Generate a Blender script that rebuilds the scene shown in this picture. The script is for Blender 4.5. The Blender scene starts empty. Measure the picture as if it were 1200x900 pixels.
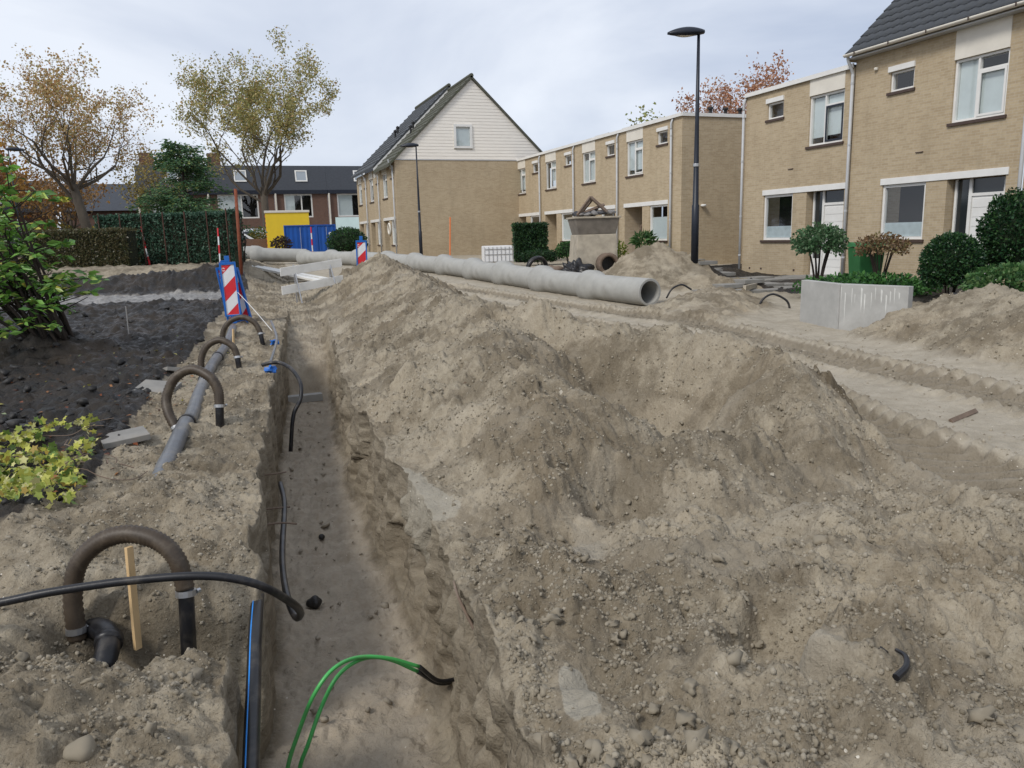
import bpy, bmesh, math, random
import numpy as np
from mathutils import Vector, Matrix

random.seed(7)
RNG = np.random.default_rng(7)
SC = bpy.context.scene
COL = SC.collection
R = math.radians

# ------------------------------------------------------------------ camera
cam_d = bpy.data.cameras.new('camera')
cam = bpy.data.objects.new('camera', cam_d)
COL.objects.link(cam)
SC.camera = cam
cam_d.sensor_width = 36.0
cam_d.lens = 27.0
cam_d.clip_start = 0.05
cam_d.clip_end = 3000.0


def aim(yaw, pitch, roll, z):
    th, ph, ro = R(yaw), R(pitch), R(roll)
    f = Vector((math.sin(th) * math.cos(ph), math.cos(th) * math.cos(ph), -math.sin(ph)))
    r = Vector((math.cos(th), -math.sin(th), 0.0))
    u = r.cross(f)
    r2 = math.cos(ro) * r - math.sin(ro) * u
    u2 = math.sin(ro) * r + math.cos(ro) * u
    m = Matrix((r2, u2, -f)).transposed().to_4x4()
    m.translation = Vector((0, 0, z))
    cam.matrix_world = m


aim(19.9, 11.0, 1.57, 1.52)

# ------------------------------------------------------------------ overcast sky
SUN_EL, SUN_AZ = R(44), R(-118)          # light comes from the camera side, over the gardens
world = bpy.data.worlds.new('World')
SC.world = world
world.use_nodes = True
wn, wl = world.node_tree.nodes, world.node_tree.links
wn.clear()
w_out = wn.new('ShaderNodeOutputWorld')
w_bg = wn.new('ShaderNodeBackground')
w_sky = wn.new('ShaderNodeTexSky')
w_sky.sky_type = 'NISHITA'
w_sky.sun_disc = False
w_sky.sun_elevation = SUN_EL
w_sky.sun_rotation = SUN_AZ
w_tc = wn.new('ShaderNodeTexCoord')
w_map = wn.new('ShaderNodeMapping')
w_map.inputs['Scale'].default_value = (1.0, 1.0, 2.6)
w_no = wn.new('ShaderNodeTexNoise')
w_no.inputs['Scale'].default_value = 1.9
w_no.inputs['Detail'].default_value = 6.0
w_no.inputs['Roughness'].default_value = 0.52
w_no.inputs['Distortion'].default_value = 0.5
w_rp = wn.new('ShaderNodeValToRGB')
w_rp.color_ramp.elements[0].position = 0.34
w_rp.color_ramp.elements[0].color = (3.7, 4.2, 5.25, 1)
w_rp.color_ramp.elements[1].position = 0.64
w_rp.color_ramp.elements[1].color = (6.2, 6.55, 7.2, 1)
w_mx = wn.new('ShaderNodeMix')
w_mx.data_type = 'RGBA'
w_mx.inputs[0].default_value = 0.93       # cloud cover over the clear sky
wl.new(w_tc.outputs['Generated'], w_map.inputs['Vector'])
wl.new(w_map.outputs['Vector'], w_no.inputs['Vector'])
wl.new(w_no.outputs['Fac'], w_rp.inputs['Fac'])
wl.new(w_sky.outputs['Color'], w_mx.inputs[6])
wl.new(w_rp.outputs['Color'], w_mx.inputs[7])
wl.new(w_mx.outputs[2], w_bg.inputs['Color'])
w_bg.inputs['Strength'].default_value = 0.10
wl.new(w_bg.outputs['Background'], w_out.inputs['Surface'])

sun_d = bpy.data.lights.new('sun', 'SUN')
sun_d.energy = 1.5
sun_d.angle = R(14)
sun_d.color = (1.0, 0.96, 0.9)
sun = bpy.data.objects.new('sun', sun_d)
COL.objects.link(sun)
sdir = Vector((math.sin(SUN_AZ) * math.cos(SUN_EL), math.cos(SUN_AZ) * math.cos(SUN_EL), math.sin(SUN_EL)))
sun.rotation_euler = sdir.to_track_quat('Z', 'Y').to_euler()
sun.location = sdir * 60

SC.view_settings.view_transform = 'Standard'
SC.view_settings.look = 'None'
SC.view_settings.exposure = 0.50
SC.view_settings.gamma = 1.0
SC.view_settings.use_curve_mapping = False
SC.render.engine = 'CYCLES'
SC.cycles.use_denoising = True
SC.cycles.max_bounces = 6
SC.cycles.transparent_max_bounces = 12


# ------------------------------------------------------------------ helpers
def tag(o, label=None, cat=None, group=None, kind=None):
    if label:
        o['label'] = label
    if cat:
        o['category'] = cat
    if group:
        o['group'] = group
    if kind:
        o['kind'] = kind
    return o


def thing(name, label, cat, loc=(0, 0, 0), rz=0.0, group=None):
    o = bpy.data.objects.new(name, None)
    o.empty_display_size = 0.1
    COL.objects.link(o)
    o.location = loc
    o.rotation_euler = (0, 0, rz)
    return tag(o, label, cat, group)


def link(name, me, mat, parent=None, smooth=False):
    o = bpy.data.objects.new(name, me)
    if mat is not None and len(me.materials) == 0:
        me.materials.append(mat)
    COL.objects.link(o)
    if parent is not None:
        o.parent = parent
    if smooth:
        me.polygons.foreach_set('use_smooth', np.ones(len(me.polygons), bool))
    return o


def np_mesh(name, v, quads=None, tris=None):
    """fast mesh from numpy arrays"""
    me = bpy.data.meshes.new(name)
    v = np.asarray(v, np.float32)
    me.vertices.add(len(v))
    me.vertices.foreach_set('co', v.ravel())
    loops, tot = [], []
    if quads is not None and len(quads):
        loops.append(np.asarray(quads, np.int32).ravel())
        tot.append(np.full(len(quads), 4, np.int32))
    if tris is not None and len(tris):
        loops.append(np.asarray(tris, np.int32).ravel())
        tot.append(np.full(len(tris), 3, np.int32))
    loops = np.concatenate(loops)
    tot = np.concatenate(tot)
    me.loops.add(len(loops))
    me.loops.foreach_set('vertex_index', loops)
    me.polygons.add(len(tot))
    st = np.zeros(len(tot), np.int32)
    st[1:] = np.cumsum(tot)[:-1]
    me.polygons.foreach_set('loop_start', st)
    me.polygons.foreach_set('loop_total', tot)
    me.update(calc_edges=True)
    return me


class MB:
    """collects shapes and links them as ONE mesh object"""

    def __init__(self, T=None):
        self.v, self.f, self.T = [], [], T

    def add(self, vs, fs):
        n = len(self.v)
        self.v += [self.T(*p) if self.T else tuple(p) for p in vs]
        self.f += [tuple(i + n for i in q) for q in fs]
        return self

    def box(self, x0, x1, y0, y1, z0, z1):
        return self.add([(x0, y0, z0), (x1, y0, z0), (x1, y1, z0), (x0, y1, z0), (x0, y0, z1), (x1, y0, z1), (x1, y1, z1), (x0, y1, z1)],
                        [(0, 3, 2, 1), (4, 5, 6, 7), (0, 1, 5, 4), (1, 2, 6, 5), (2, 3, 7, 6), (3, 0, 4, 7)])

    def quad(self, *p):
        return self.add(p, [tuple(range(len(p)))])

    def tube(self, path, r, seg=8, caps=True):
        path = [Vector(p) for p in path]
        n = len(path)
        rr = r if hasattr(r, '__len__') else [r] * n
        vs, fs = [], []
        ref = None
        for i, p in enumerate(path):
            t = (path[min(i + 1, n - 1)] - path[max(i - 1, 0)])
            t = t.normalized() if t.length > 1e-9 else Vector((0, 0, 1))
            if ref is None:
                ref = Vector((0, 0, 1)) if abs(t.z) < 0.9 else Vector((1, 0, 0))
            a = (ref - t * ref.dot(t))
            if a.length < 1e-6:
                a = t.orthogonal()
            a.normalize()
            ref = a
            b = t.cross(a)
            for k in range(seg):
                an = 2 * math.pi * k / seg
                vs.append(p + (a * math.cos(an) + b * math.sin(an)) * rr[i])
        for i in range(n - 1):
            for k in range(seg):
                k2 = (k + 1) % seg
                fs.append((i * seg + k, i * seg + k2, (i + 1) * seg + k2, (i + 1) * seg + k))
        if caps:
            fs.append(tuple(range(seg - 1, -1, -1)))
            fs.append(tuple((n - 1) * seg + k for k in range(seg)))
        return self.add(vs, fs)

    def lathe(self, prof, seg=24, axis='z', closed=False):
        """prof = [(r, h)] turned round an axis"""
        vs, fs = [], []
        n = len(prof)
        for r, h in prof:
            for k in range(seg):
                a = 2 * math.pi * k / seg
                c, s = r * math.cos(a), r * math.sin(a)
                vs.append({'z': (c, s, h), 'y': (c, h, s), 'x': (h, c, s)}[axis])
        m = n if closed else n - 1
        for i in range(m):
            j = (i + 1) % n
            for k in range(seg):
                k2 = (k + 1) % seg
                fs.append((i * seg + k, i * seg + k2, j * seg + k2, j * seg + k))
        return self.add(vs, fs)

    def build(self, name, mat, parent=None, smooth=False, bevel=0.0):
        me = bpy.data.meshes.new(name)
        me.from_pydata(self.v, [], self.f)
        bm = bmesh.new()
        bm.from_mesh(me)
        bmesh.ops.recalc_face_normals(bm, faces=bm.faces[:])
        if bevel > 0:
            ed = [e for e in bm.edges if len(e.link_faces) == 2 and e.calc_face_angle(0) > 0.5]
            bmesh.ops.bevel(bm, geom=ed, offset=bevel, segments=2, profile=0.7, affect='EDGES', clamp_overlap=True)
        bm.to_mesh(me)
        bm.free()
        return link(name, me, mat, parent, smooth)


def smooth_path(pts, k=6):
    """Catmull-Rom through the points"""
    P = [Vector(p) for p in pts]
    P = [P[0] * 2 - P[1]] + P + [P[-1] * 2 - P[-2]]
    out = []
    for i in range(1, len(P) - 2):
        for j in range(k):
            t = j / k
            a, b, c, d = P[i - 1], P[i], P[i + 1], P[i + 2]
            out.append(0.5 * ((2 * b) + (c - a) * t + (2 * a - 5 * b + 4 * c - d) * t * t + (3 * b - a - 3 * c + d) * t ** 3))
    out.append(P[-2])
    return out


# ------------------------------------------------------------------ numpy noise
def _h(ix, iy, iz, seed):
    n = (ix * 374761393 + iy * 668265263 + iz * 2147483647 + seed * 974634777) & 0xFFFFFFFF
    n = ((n ^ (n >> 13)) * 1274126177) & 0xFFFFFFFF
    n = ((n ^ (n >> 16)) * 2246822519) & 0xFFFFFFFF
    return ((n >> 8) & 0xFFFF).astype(np.float32) / 32767.5 - 1.0


def noise2(x, y, seed=0):
    x = np.asarray(x, np.float64)
    y = np.asarray(y, np.float64)
    x0 = np.floor(x)
    y0 = np.floor(y)
    fx, fy = x - x0, y - y0
    ix, iy = x0.astype(np.int64), y0.astype(np.int64)
    ux, uy = fx * fx * fx * (fx * (fx * 6 - 15) + 10), fy * fy * fy * (fy * (fy * 6 - 15) + 10)

    def g(dx, dy):
        return _h(ix + dx, iy + dy, 0 * ix, seed) * (fx - dx) + _h(ix + dx, iy + dy, 0 * ix + 1, seed) * (fy - dy)
    a = g(0, 0) + ux * (g(1, 0) - g(0, 0))
    b = g(0, 1) + ux * (g(1, 1) - g(0, 1))
    return (a + uy * (b - a)) * 1.2


def fbm2(x, y, f, octv, seed, gain=0.5):
    s, a, t = 0.0, 1.0, 0.0
    for o in range(octv):
        s = s + a * noise2(np.asarray(x) * f + 17.3 * o, np.asarray(y) * f - 9.1 * o, seed + o)
        t += a
        a *= gain
        f *= 2.03
    return s / t


def sstep(a, b, x):
    t = np.clip((x - a) / (b - a), 0, 1)
    return t * t * (3 - 2 * t)


# ------------------------------------------------------------------ materials
def new_mat(name):
    m = bpy.data.materials.new(name)
    m.use_nodes = True
    nt = m.node_tree
    return m, nt.nodes, nt.links, nt.nodes['Principled BSDF']


def mixc(N, L, fac, a, b, mode='MIX'):
    x = N.new('ShaderNodeMix')
    x.data_type = 'RGBA'
    x.blend_type = mode
    for sock, val in ((x.inputs[0], fac), (x.inputs[6], a), (x.inputs[7], b)):
        if hasattr(val, 'is_linked'):
            L.new(val, sock)
        elif isinstance(val, (tuple, list)):
            sock.default_value = (*val[:3], 1)
        else:
            sock.default_value = val
    return x.outputs[2]


def tex_noise(N, L, vec, scale, detail=4, rough=0.55, dist=0.0):
    n = N.new('ShaderNodeTexNoise')
    n.inputs['Scale'].default_value = scale
    n.inputs['Detail'].default_value = detail
    n.inputs['Roughness'].default_value = rough
    n.inputs['Distortion'].default_value = dist
    L.new(vec, n.inputs['Vector'])
    return n.outputs['Fac']


def ramp(N, L, fac, p0, p1, c0=(0, 0, 0), c1=(1, 1, 1)):
    r = N.new('ShaderNodeValToRGB')
    r.color_ramp.elements[0].position = p0
    r.color_ramp.elements[1].position = p1
    r.color_ramp.elements[0].color = (*c0, 1)
    r.color_ramp.elements[1].color = (*c1, 1)
    L.new(fac, r.inputs['Fac'])
    return r.outputs['Color']


def bump(N, L, height, strength, dist, prev=None):
    b = N.new('ShaderNodeBump')
    b.inputs['Strength'].default_value = strength
    b.inputs['Distance'].default_value = dist
    L.new(height, b.inputs['Height'])
    if prev is not None:
        L.new(prev, b.inputs['Normal'])
    return b.outputs['Normal']


def plain(name, col, rough=0.6, var=0.18, scale=6.0, bmp=0.15, bdist=0.01, metal=0.0, dirt=None, dirt_amt=0.5, spec=0.4, stretch=None):
    """a colour with grain, blotches and, if asked for, dirt of its own shape"""
    m, N, L, B = new_mat(name)
    tc = N.new('ShaderNodeTexCoord')
    vec = tc.outputs['Object']
    if stretch:
        mp = N.new('ShaderNodeMapping')
        mp.inputs['Scale'].default_value = stretch
        L.new(vec, mp.inputs['Vector'])
        vec = mp.outputs['Vector']
    n1 = tex_noise(N, L, vec, scale, 5, 0.6)
    n2 = tex_noise(N, L, vec, scale * 7.3, 3, 0.6)
    lo = tuple(c * (1 - var) for c in col)
    hi = tuple(min(c * (1 + var), 1) for c in col)
    c = mixc(N, L, ramp(N, L, n1, 0.3, 0.7), lo, hi)
    c = mixc(N, L, 0.35 * min(1, var * 3), c, mixc(N, L, n2, lo, hi))
    if dirt:
        d = ramp(N, L, tex_noise(N, L, vec, scale * 0.6, 6, 0.65, 0.4), 0.5, 0.5 + 0.28)
        md = N.new('ShaderNodeMath')
        md.operation = 'MULTIPLY'
        md.inputs[1].default_value = dirt_amt
        L.new(d, md.inputs[0])
        c = mixc(N, L, md.outputs[0], c, dirt)
    L.new(c, B.inputs['Base Color'])
    B.inputs['Roughness'].default_value = rough
    B.inputs['Metallic'].default_value = metal
    B.inputs['Specular IOR Level'].default_value = spec
    if bmp > 0:
        L.new(bump(N, L, n2, bmp, bdist), B.inputs['Normal'])
    return m


def leaf_mat(name, rough=0.55, trans=0.3):
    m, N, L, B = new_mat(name)
    at = N.new('ShaderNodeAttribute')
    at.attribute_name = 'Col'
    L.new(at.outputs['Color'], B.inputs['Base Color'])
    B.inputs['Roughness'].default_value = rough
    B.inputs['Specular IOR Level'].default_value = 0.35
    tr = N.new('ShaderNodeBsdfTranslucent')
    L.new(at.outputs['Color'], tr.inputs['Color'])
    mx = N.new('ShaderNodeMixShader')
    mx.inputs[0].default_value = trans
    L.new(B.outputs[0], mx.inputs[1])
    L.new(tr.outputs[0], mx.inputs[2])
    L.new(mx.outputs[0], N['Material Output'].inputs['Surface'])
    return m


def brick_mat(name, c1, c2, mortar, dark=0.5):
    m, N, L, B = new_mat(name)
    tc = N.new('ShaderNodeTexCoord')
    sp = N.new('ShaderNodeSeparateXYZ')
    L.new(tc.outputs['Object'], sp.inputs[0])
    ad = N.new('ShaderNodeMath')
    L.new(sp.outputs[0], ad.inputs[0])
    L.new(sp.outputs[1], ad.inputs[1])
    cb = N.new('ShaderNodeCombineXYZ')
    L.new(ad.outputs[0], cb.inputs[0])
    L.new(sp.outputs[2], cb.inputs[1])
    bt = N.new('ShaderNodeTexBrick')
    bt.inputs['Scale'].default_value = 1.0
    bt.inputs['Brick Width'].default_value = 0.22
    bt.inputs['Row Height'].default_value = 0.0625
    bt.inputs['Mortar Size'].default_value = 0.007
    bt.inputs['Mortar Smooth'].default_value = 0.3
    bt.inputs['Bias'].default_value = -0.15
    bt.inputs['Color1'].default_value = (*c1, 1)
    bt.inputs['Color2'].default_value = (*c2, 1)
    bt.inputs['Mortar'].default_value = (*mortar, 1)
    L.new(cb.outputs[0], bt.inputs['Vector'])
    big = tex_noise(N, L, tc.outputs['Object'], 0.55, 5, 0.6)
    fine = tex_noise(N, L, tc.outputs['Object'], 14, 4, 0.6)
    c = mixc(N, L, mixc(N, L, 0.5, ramp(N, L, big, 0.35, 0.7), ramp(N, L, fine, 0.35, 0.7)), bt.outputs['Color'],
             mixc(N, L, 1.0, bt.outputs['Color'], (dark + 0.28, dark + 0.25, dark + 0.22), 'MULTIPLY'))
    # dampness creeping up from the foot of the wall in uneven tongues
    mp = N.new('ShaderNodeMapping')
    mp.inputs['Scale'].default_value = (1, 1, 0.18)
    L.new(tc.outputs['Object'], mp.inputs['Vector'])
    st = tex_noise(N, L, mp.outputs['Vector'], 2.6, 5, 0.62)
    c = mixc(N, L, mixc(N, L, 1.0, ramp(N, L, st, 0.52, 0.74), (0.45, 0.45, 0.45), 'MULTIPLY'), c, tuple(x * 0.62 for x in c1))
    L.new(c, B.inputs['Base Color'])
    B.inputs['Roughness'].default_value = 0.85
    B.inputs['Specular IOR Level'].default_value = 0.25
    L.new(bump(N, L, bt.outputs['Fac'], -0.5, 0.006, bump(N, L, fine, 0.25, 0.006)), B.inputs['Normal'])
    return m


def glass_mat(name, tint=(0.90, 0.93, 0.93), gloss=0.03):
    m, N, L, B = new_mat(name)
    N.remove(B)
    tr = N.new('ShaderNodeBsdfTransparent')
    tr.inputs['Color'].default_value = (*tint, 1)
    gl = N.new('ShaderNodeBsdfGlossy')
    gl.inputs['Roughness'].default_value = 0.03
    ge = N.new('ShaderNodeNewGeometry')
    dt = N.new('ShaderNodeVectorMath')
    dt.operation = 'DOT_PRODUCT'
    L.new(ge.outputs['Normal'], dt.inputs[0])
    L.new(ge.outputs['Incoming'], dt.inputs[1])
    ab = N.new('ShaderNodeMath')
    ab.operation = 'ABSOLUTE'
    L.new(dt.outputs['Value'], ab.inputs[0])
    on = N.new('ShaderNodeMath')
    on.operation = 'SUBTRACT'
    on.inputs[0].default_value = 1.0
    L.new(ab.outputs[0], on.inputs[1])
    pw = N.new('ShaderNodeMath')
    pw.operation = 'POWER'
    pw.inputs[1].default_value = 4.0
    L.new(on.outputs[0], pw.inputs[0])
    ad = N.new('ShaderNodeMath')
    ad.use_clamp = True
    ad.inputs[1].default_value = gloss + 0.06
    L.new(pw.outputs[0], ad.inputs[0])
    mx = N.new('ShaderNodeMixShader')
    L.new(ad.outputs[0], mx.inputs[0])
    L.new(tr.outputs[0], mx.inputs[1])
    L.new(gl.outputs[0], mx.inputs[2])
    L.new(mx.outputs[0], N['Material Output'].inputs['Surface'])
    return m


M = {}
M['brick'] = brick_mat('yellow_brick', (0.50, 0.405, 0.270), (0.41, 0.322, 0.205), (0.49, 0.42, 0.32))
M['brick_red'] = brick_mat('red_brick', (0.165, 0.085, 0.062), (0.125, 0.068, 0.052), (0.22, 0.19, 0.165))
M['white'] = plain('white_paint', (0.74, 0.73, 0.70), 0.45, 0.05, 3, 0.05, dirt=(0.5, 0.48, 0.43), dirt_amt=0.25)
M['cream'] = plain('cream_panel', (0.70, 0.66, 0.58), 0.55, 0.06, 2, 0.05, dirt=(0.52, 0.48, 0.40), dirt_amt=0.3)
M['plank'] = plain('painted_plank', (0.84, 0.79, 0.71), 0.55, 0.05, 2, 0.1, dirt=(0.68, 0.62, 0.53), dirt_amt=0.3, stretch=(1, 1, 6))
M['sill'] = plain('brown_sill_tile', (0.07, 0.045, 0.035), 0.5, 0.2, 8)
M['zinc'] = plain('grey_downpipe', (0.46, 0.47, 0.48), 0.45, 0.1, 3, 0.05, dirt=(0.3, 0.3, 0.29), dirt_amt=0.4)
M['roof_tile'] = plain('slate_grey_tile', (0.050, 0.055, 0.062), 0.55, 0.3, 9, 0.2, dirt=(0.09, 0.095, 0.07), dirt_amt=0.35)
M['moss_tile'] = plain('mossy_tile', (0.085, 0.085, 0.065), 0.8, 0.35, 5, 0.3, dirt=(0.07, 0.085, 0.03), dirt_amt=0.7)
M['bitumen'] = plain('roof_felt', (0.06, 0.06, 0.062), 0.9, 0.2, 3)
M['slate'] = plain('dark_slates', (0.048, 0.054, 0.066), 0.6, 0.2, 4, 0.2, stretch=(1, 1, 3))
M['glass'] = glass_mat('window_glass')
M['room_shade'] = plain('dark_room', (0.012, 0.0115, 0.011), 0.95, 0.5, 2.2, 0.0)  # near-black colour stands in for the shade of the room indoors
M['blind'] = plain('pale_blind', (0.62, 0.66, 0.66), 0.8, 0.05, 3, 0.0)
M['film'] = plain('frosted_film', (0.50, 0.56, 0.58), 0.6, 0.1, 6, 0.0)
M['dark_frame'] = plain('dark_blue_frame', (0.018, 0.022, 0.035), 0.4, 0.1, 4)
M['blue_door'] = plain('lilac_door', (0.27, 0.30, 0.62), 0.45, 0.08, 4)
M['concrete'] = plain('concrete', (0.40, 0.395, 0.375), 0.8, 0.14, 3.5, 0.25, 0.004, dirt=(0.25, 0.24, 0.22), dirt_amt=0.5)
M['concrete_pipe'] = plain('pipe_concrete', (0.345, 0.34, 0.315), 0.75, 0.16, 2.6, 0.25, 0.004, dirt=(0.20, 0.185, 0.155), dirt_amt=0.7)
M['concrete_old'] = plain('weathered_concrete', (0.42, 0.37, 0.29), 0.9, 0.2, 4.5, 0.5, 0.01, dirt=(0.19, 0.17, 0.14), dirt_amt=0.6)
M['paving'] = plain('paving_slab', (0.235, 0.225, 0.205), 0.85, 0.2, 4, 0.3, 0.004, dirt=(0.3, 0.25, 0.19), dirt_amt=0.5)
M['lamp_post'] = plain('dark_blue_steel', (0.012, 0.016, 0.026), 0.4, 0.2, 4, 0.03)
M['black_rubber'] = plain('black_plastic', (0.014, 0.014, 0.016), 0.38, 0.3, 12, 0.05, dirt=(0.17, 0.145, 0.115), dirt_amt=0.45)
M['hose'] = plain('brown_hose', (0.058, 0.042, 0.028), 0.5, 0.4, 14, 0.2, 0.004, dirt=(0.19, 0.155, 0.11), dirt_amt=0.6)
M['header'] = plain('grey_header_pipe', (0.125, 0.13, 0.14), 0.36, 0.3, 6, 0.05, dirt=(0.30, 0.26, 0.2), dirt_amt=0.7)
M['alu'] = plain('galvanised_coupling', (0.5, 0.5, 0.5), 0.35, 0.1, 8, 0.05, metal=0.8, dirt=(0.25, 0.2, 0.15), dirt_amt=0.4)
M['green'] = plain('green_cable_sheath', (0.08, 0.43, 0.11), 0.35, 0.1, 9, 0.0, dirt=(0.2, 0.24, 0.13), dirt_amt=0.5)
M['blue_plastic'] = plain('blue_plastic', (0.010, 0.13, 0.48), 0.4, 0.12, 5, 0.03, dirt=(0.09, 0.13, 0.22), dirt_amt=0.3)
M['blue_stripe'] = plain('blue_stripe', (0.02, 0.25, 0.72), 0.4, 0.1, 9, 0.0, dirt=(0.25, 0.22, 0.2), dirt_amt=0.5)
M['red'] = plain('red_sheeting', (0.66, 0.025, 0.035), 0.35, 0.07, 8, 0.0, dirt=(0.5, 0.1, 0.09), dirt_amt=0.3)
M['white_sheet'] = plain('white_sheeting', (0.78, 0.78, 0.78), 0.35, 0.04, 8, 0.0, dirt=(0.55, 0.52, 0.48), dirt_amt=0.35)
M['rust'] = plain('rusty_steel', (0.20, 0.055, 0.025), 0.8, 0.35, 7, 0.2)
M['pale_wood'] = plain('raw_pine', (0.62, 0.43, 0.22), 0.7, 0.12, 5, 0.1, stretch=(6, 6, 1))
M['barrier_wood'] = plain('scuffed_white_boards', (0.74, 0.73, 0.69), 0.7, 0.08, 4, 0.1, dirt=(0.45, 0.42, 0.36), dirt_amt=0.5)
M['container'] = plain('blue_container_paint', (0.012, 0.085, 0.36), 0.42, 0.12, 2, 0.03)
M['yellow'] = plain('yellow_cabin_paint', (0.78, 0.55, 0.03), 0.45, 0.05, 2, 0.03)
M['teal'] = plain('teal_tarpaulin', (0.015, 0.23, 0.21), 0.5, 0.1, 2, 0.05)
M['car_white'] = plain('white_car_paint', (0.72, 0.74, 0.77), 0.2, 0.03, 2, 0.0, spec=0.6)
M['car_dark'] = plain('dark_car_paint', (0.02, 0.024, 0.03), 0.2, 0.05, 2, 0.0, spec=0.6)
M['car_glass'] = plain('car_glass', (0.02, 0.025, 0.028), 0.08, 0.05, 2, 0.0, spec=0.7)
M['bark'] = plain('grey_bark', (0.085, 0.07, 0.053), 0.9, 0.3, 4, 0.5, 0.02, stretch=(1, 1, 0.3))
M['dark_bark'] = plain('dark_twig', (0.035, 0.026, 0.02), 0.9, 0.3, 6, 0.3)
M['leaf'] = leaf_mat('leaf')
M['leaf_gloss'] = leaf_mat('glossy_leaf', 0.32, 0.18)
M['bin'] = plain('green_bin_plastic', (0.03, 0.14, 0.045), 0.5, 0.1, 4)
M['mint'] = plain('mint_panel', (0.55, 0.68, 0.66), 0.5, 0.05, 2, 0.0)
M['soil_block'] = plain('black_planter', (0.03, 0.03, 0.033), 0.7, 0.2, 4)
M['orange'] = plain('orange_pole', (0.75, 0.2, 0.06), 0.5, 0.1, 5, 0.0)
M['debris'] = plain('broken_timber', (0.16, 0.115, 0.085), 0.9, 0.35, 6, 0.4, dirt=(0.34, 0.3, 0.26), dirt_amt=0.5)

# ------------------------------------------------------------------ ground: levels, heaps, trench
TL = np.array([(-3, -0.20), (2.0, -0.17), (3.0, -0.15), (3.45, -0.12), (3.75, -0.01), (4.6, 0.03), (5.6, 0.07), (7.2, 0.20), (9.4, 0.40), (13.5, 0.76), (17, 1.1), (30, 2.2)])
TR = np.array([(-3, 0.62), (1.9, 0.72), (2.6, 0.82), (3.4, 0.90), (4.3, 1.0), (5.0, 1.04), (5.7, 1.03), (7.3, 1.06), (10.1, 1.27), (13.5, 1.6), (18, 2.0), (30, 3.0)])


def xl_of(y):
    return np.interp(y, TL[:, 0], TL[:, 1]) + 0.05 * noise2(np.asarray(y) * 1.3, 0 * np.asarray(y) + 3.3, 5) + 0.05 * noise2(np.asarray(y) * 4.1, 0 * np.asarray(y) + 1.7, 6) + 0.02 * noise2(np.asarray(y) * 12, 0 * np.asarray(y) + 4.7, 7)


def xr_of(y):
    return np.interp(y, TR[:, 0], TR[:, 1]) + 0.07 * noise2(np.asarray(y) * 1.5, 0 * np.asarray(y) + 7.3, 8) + 0.045 * noise2(np.asarray(y) * 4.7, 0 * np.asarray(y) + 5.7, 9) + 0.02 * noise2(np.asarray(y) * 13, 0 * np.asarray(y) + 2.7, 10)


def ridge(x, y, pts, slope, r0=0.25):
    """height of a heap thrown up along a line of crest points (x, y, z)"""
    best = np.full(np.shape(x), -9.0)
    for (ax, ay, az), (bx, by, bz) in zip(pts[:-1], pts[1:]):
        dx, dy = bx - ax, by - ay
        t = np.clip(((x - ax) * dx + (y - ay) * dy) / (dx * dx + dy * dy + 1e-9), 0, 1)
        d = np.hypot(x - ax - t * dx, y - ay - t * dy)
        best = np.maximum(best, az + t * (bz - az) - slope * (np.sqrt(d * d + r0 * r0) - r0))
    return best


def smax(a, b, k):
    h = np.clip(0.5 + 0.5 * (a - b) / k, 0, 1)
    return b + (a - b) * h + k * h * (1 - h)


def dent(x, y, cx, cy, rx, ry, depth, rot=0.0, p=2.0):
    c, s = math.cos(rot), math.sin(rot)
    u = ((x - cx) * c + (y - cy) * s) / rx
    v = (-(x - cx) * s + (y - cy) * c) / ry
    return depth * np.exp(-(np.abs(u) ** p + np.abs(v) ** p))


TRACKS = [[(6.3, 2.0), (6.5, 3.5), (6.66, 4.9), (6.9, 7.2), (7.35, 9.5), (7.6, 11.5), (7.2, 14.5), (6.5, 18.0), (5.6, 24.0), (4.9, 30.0)],
          [(4.3, 2.0), (4.55, 3.5), (4.72, 4.6), (5.05, 5.7), (5.6, 7.6), (5.95, 9.5), (6.0, 12.0), (5.6, 15.0), (5.0, 18.0), (4.6, 24.0)]]


def track(x, y, pts):
    """signed distance from a wheel path and the distance run along it"""
    bd, ba = np.full(np.shape(x), 9.0), np.zeros(np.shape(x))
    acc = 0.0
    for (ax, ay), (bx, by) in zip(pts[:-1], pts[1:]):
        ln = math.hypot(bx - ax, by - ay)
        ux, uy = (bx - ax) / ln, (by - ay) / ln
        t = np.clip((x - ax) * ux + (y - ay) * uy, 0, ln)
        px, py = x - ax - t * ux, y - ay - t * uy
        d = np.hypot(px, py)
        sg = np.where(px * uy - py * ux > 0, 1.0, -1.0)
        w = d < np.abs(bd)
        bd = np.where(w, d * sg, bd)
        ba = np.where(w, acc + t, ba)
        acc += ln
    return bd, ba


def soil_mask(x, y):
    e = np.interp(y, [3, 5, 6, 7, 8.5, 10, 13, 16, 19, 22, 26, 27], [-1.5, -1.15, -1.0, -0.98, -0.95, -0.86, -0.55, -0.4, 0.1, 0.45, 0.55, -9])
    e = e + 0.16 * fbm2(x, y, 1.1, 3, 31)
    m = sstep(0.10, -0.12, x - e) * sstep(4.4, 5.2, y + 0.3 * noise2(x * 1.5, y * 1.5, 33))
    strip = sstep(20.1, 20.5, y + 0.12 * x + 0.3 * noise2(x, y, 35)) * sstep(22.6, 22.2, y + 0.12 * x + 0.4 * noise2(x, y, 36)) * sstep(0.4, 0.0, x)
    bed = sstep(26.0, 26.3, y + 0.25 * noise2(x, y, 37))
    garden = sstep(12.2, 12.6, x + 0.3 * noise2(x * 1.3, y * 1.3, 38)) * sstep(25.4, 25.0, y)
    return np.maximum(m * (1 - strip) * (1 - bed), garden * 0.85), strip * sstep(-30, -20, x)


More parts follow.
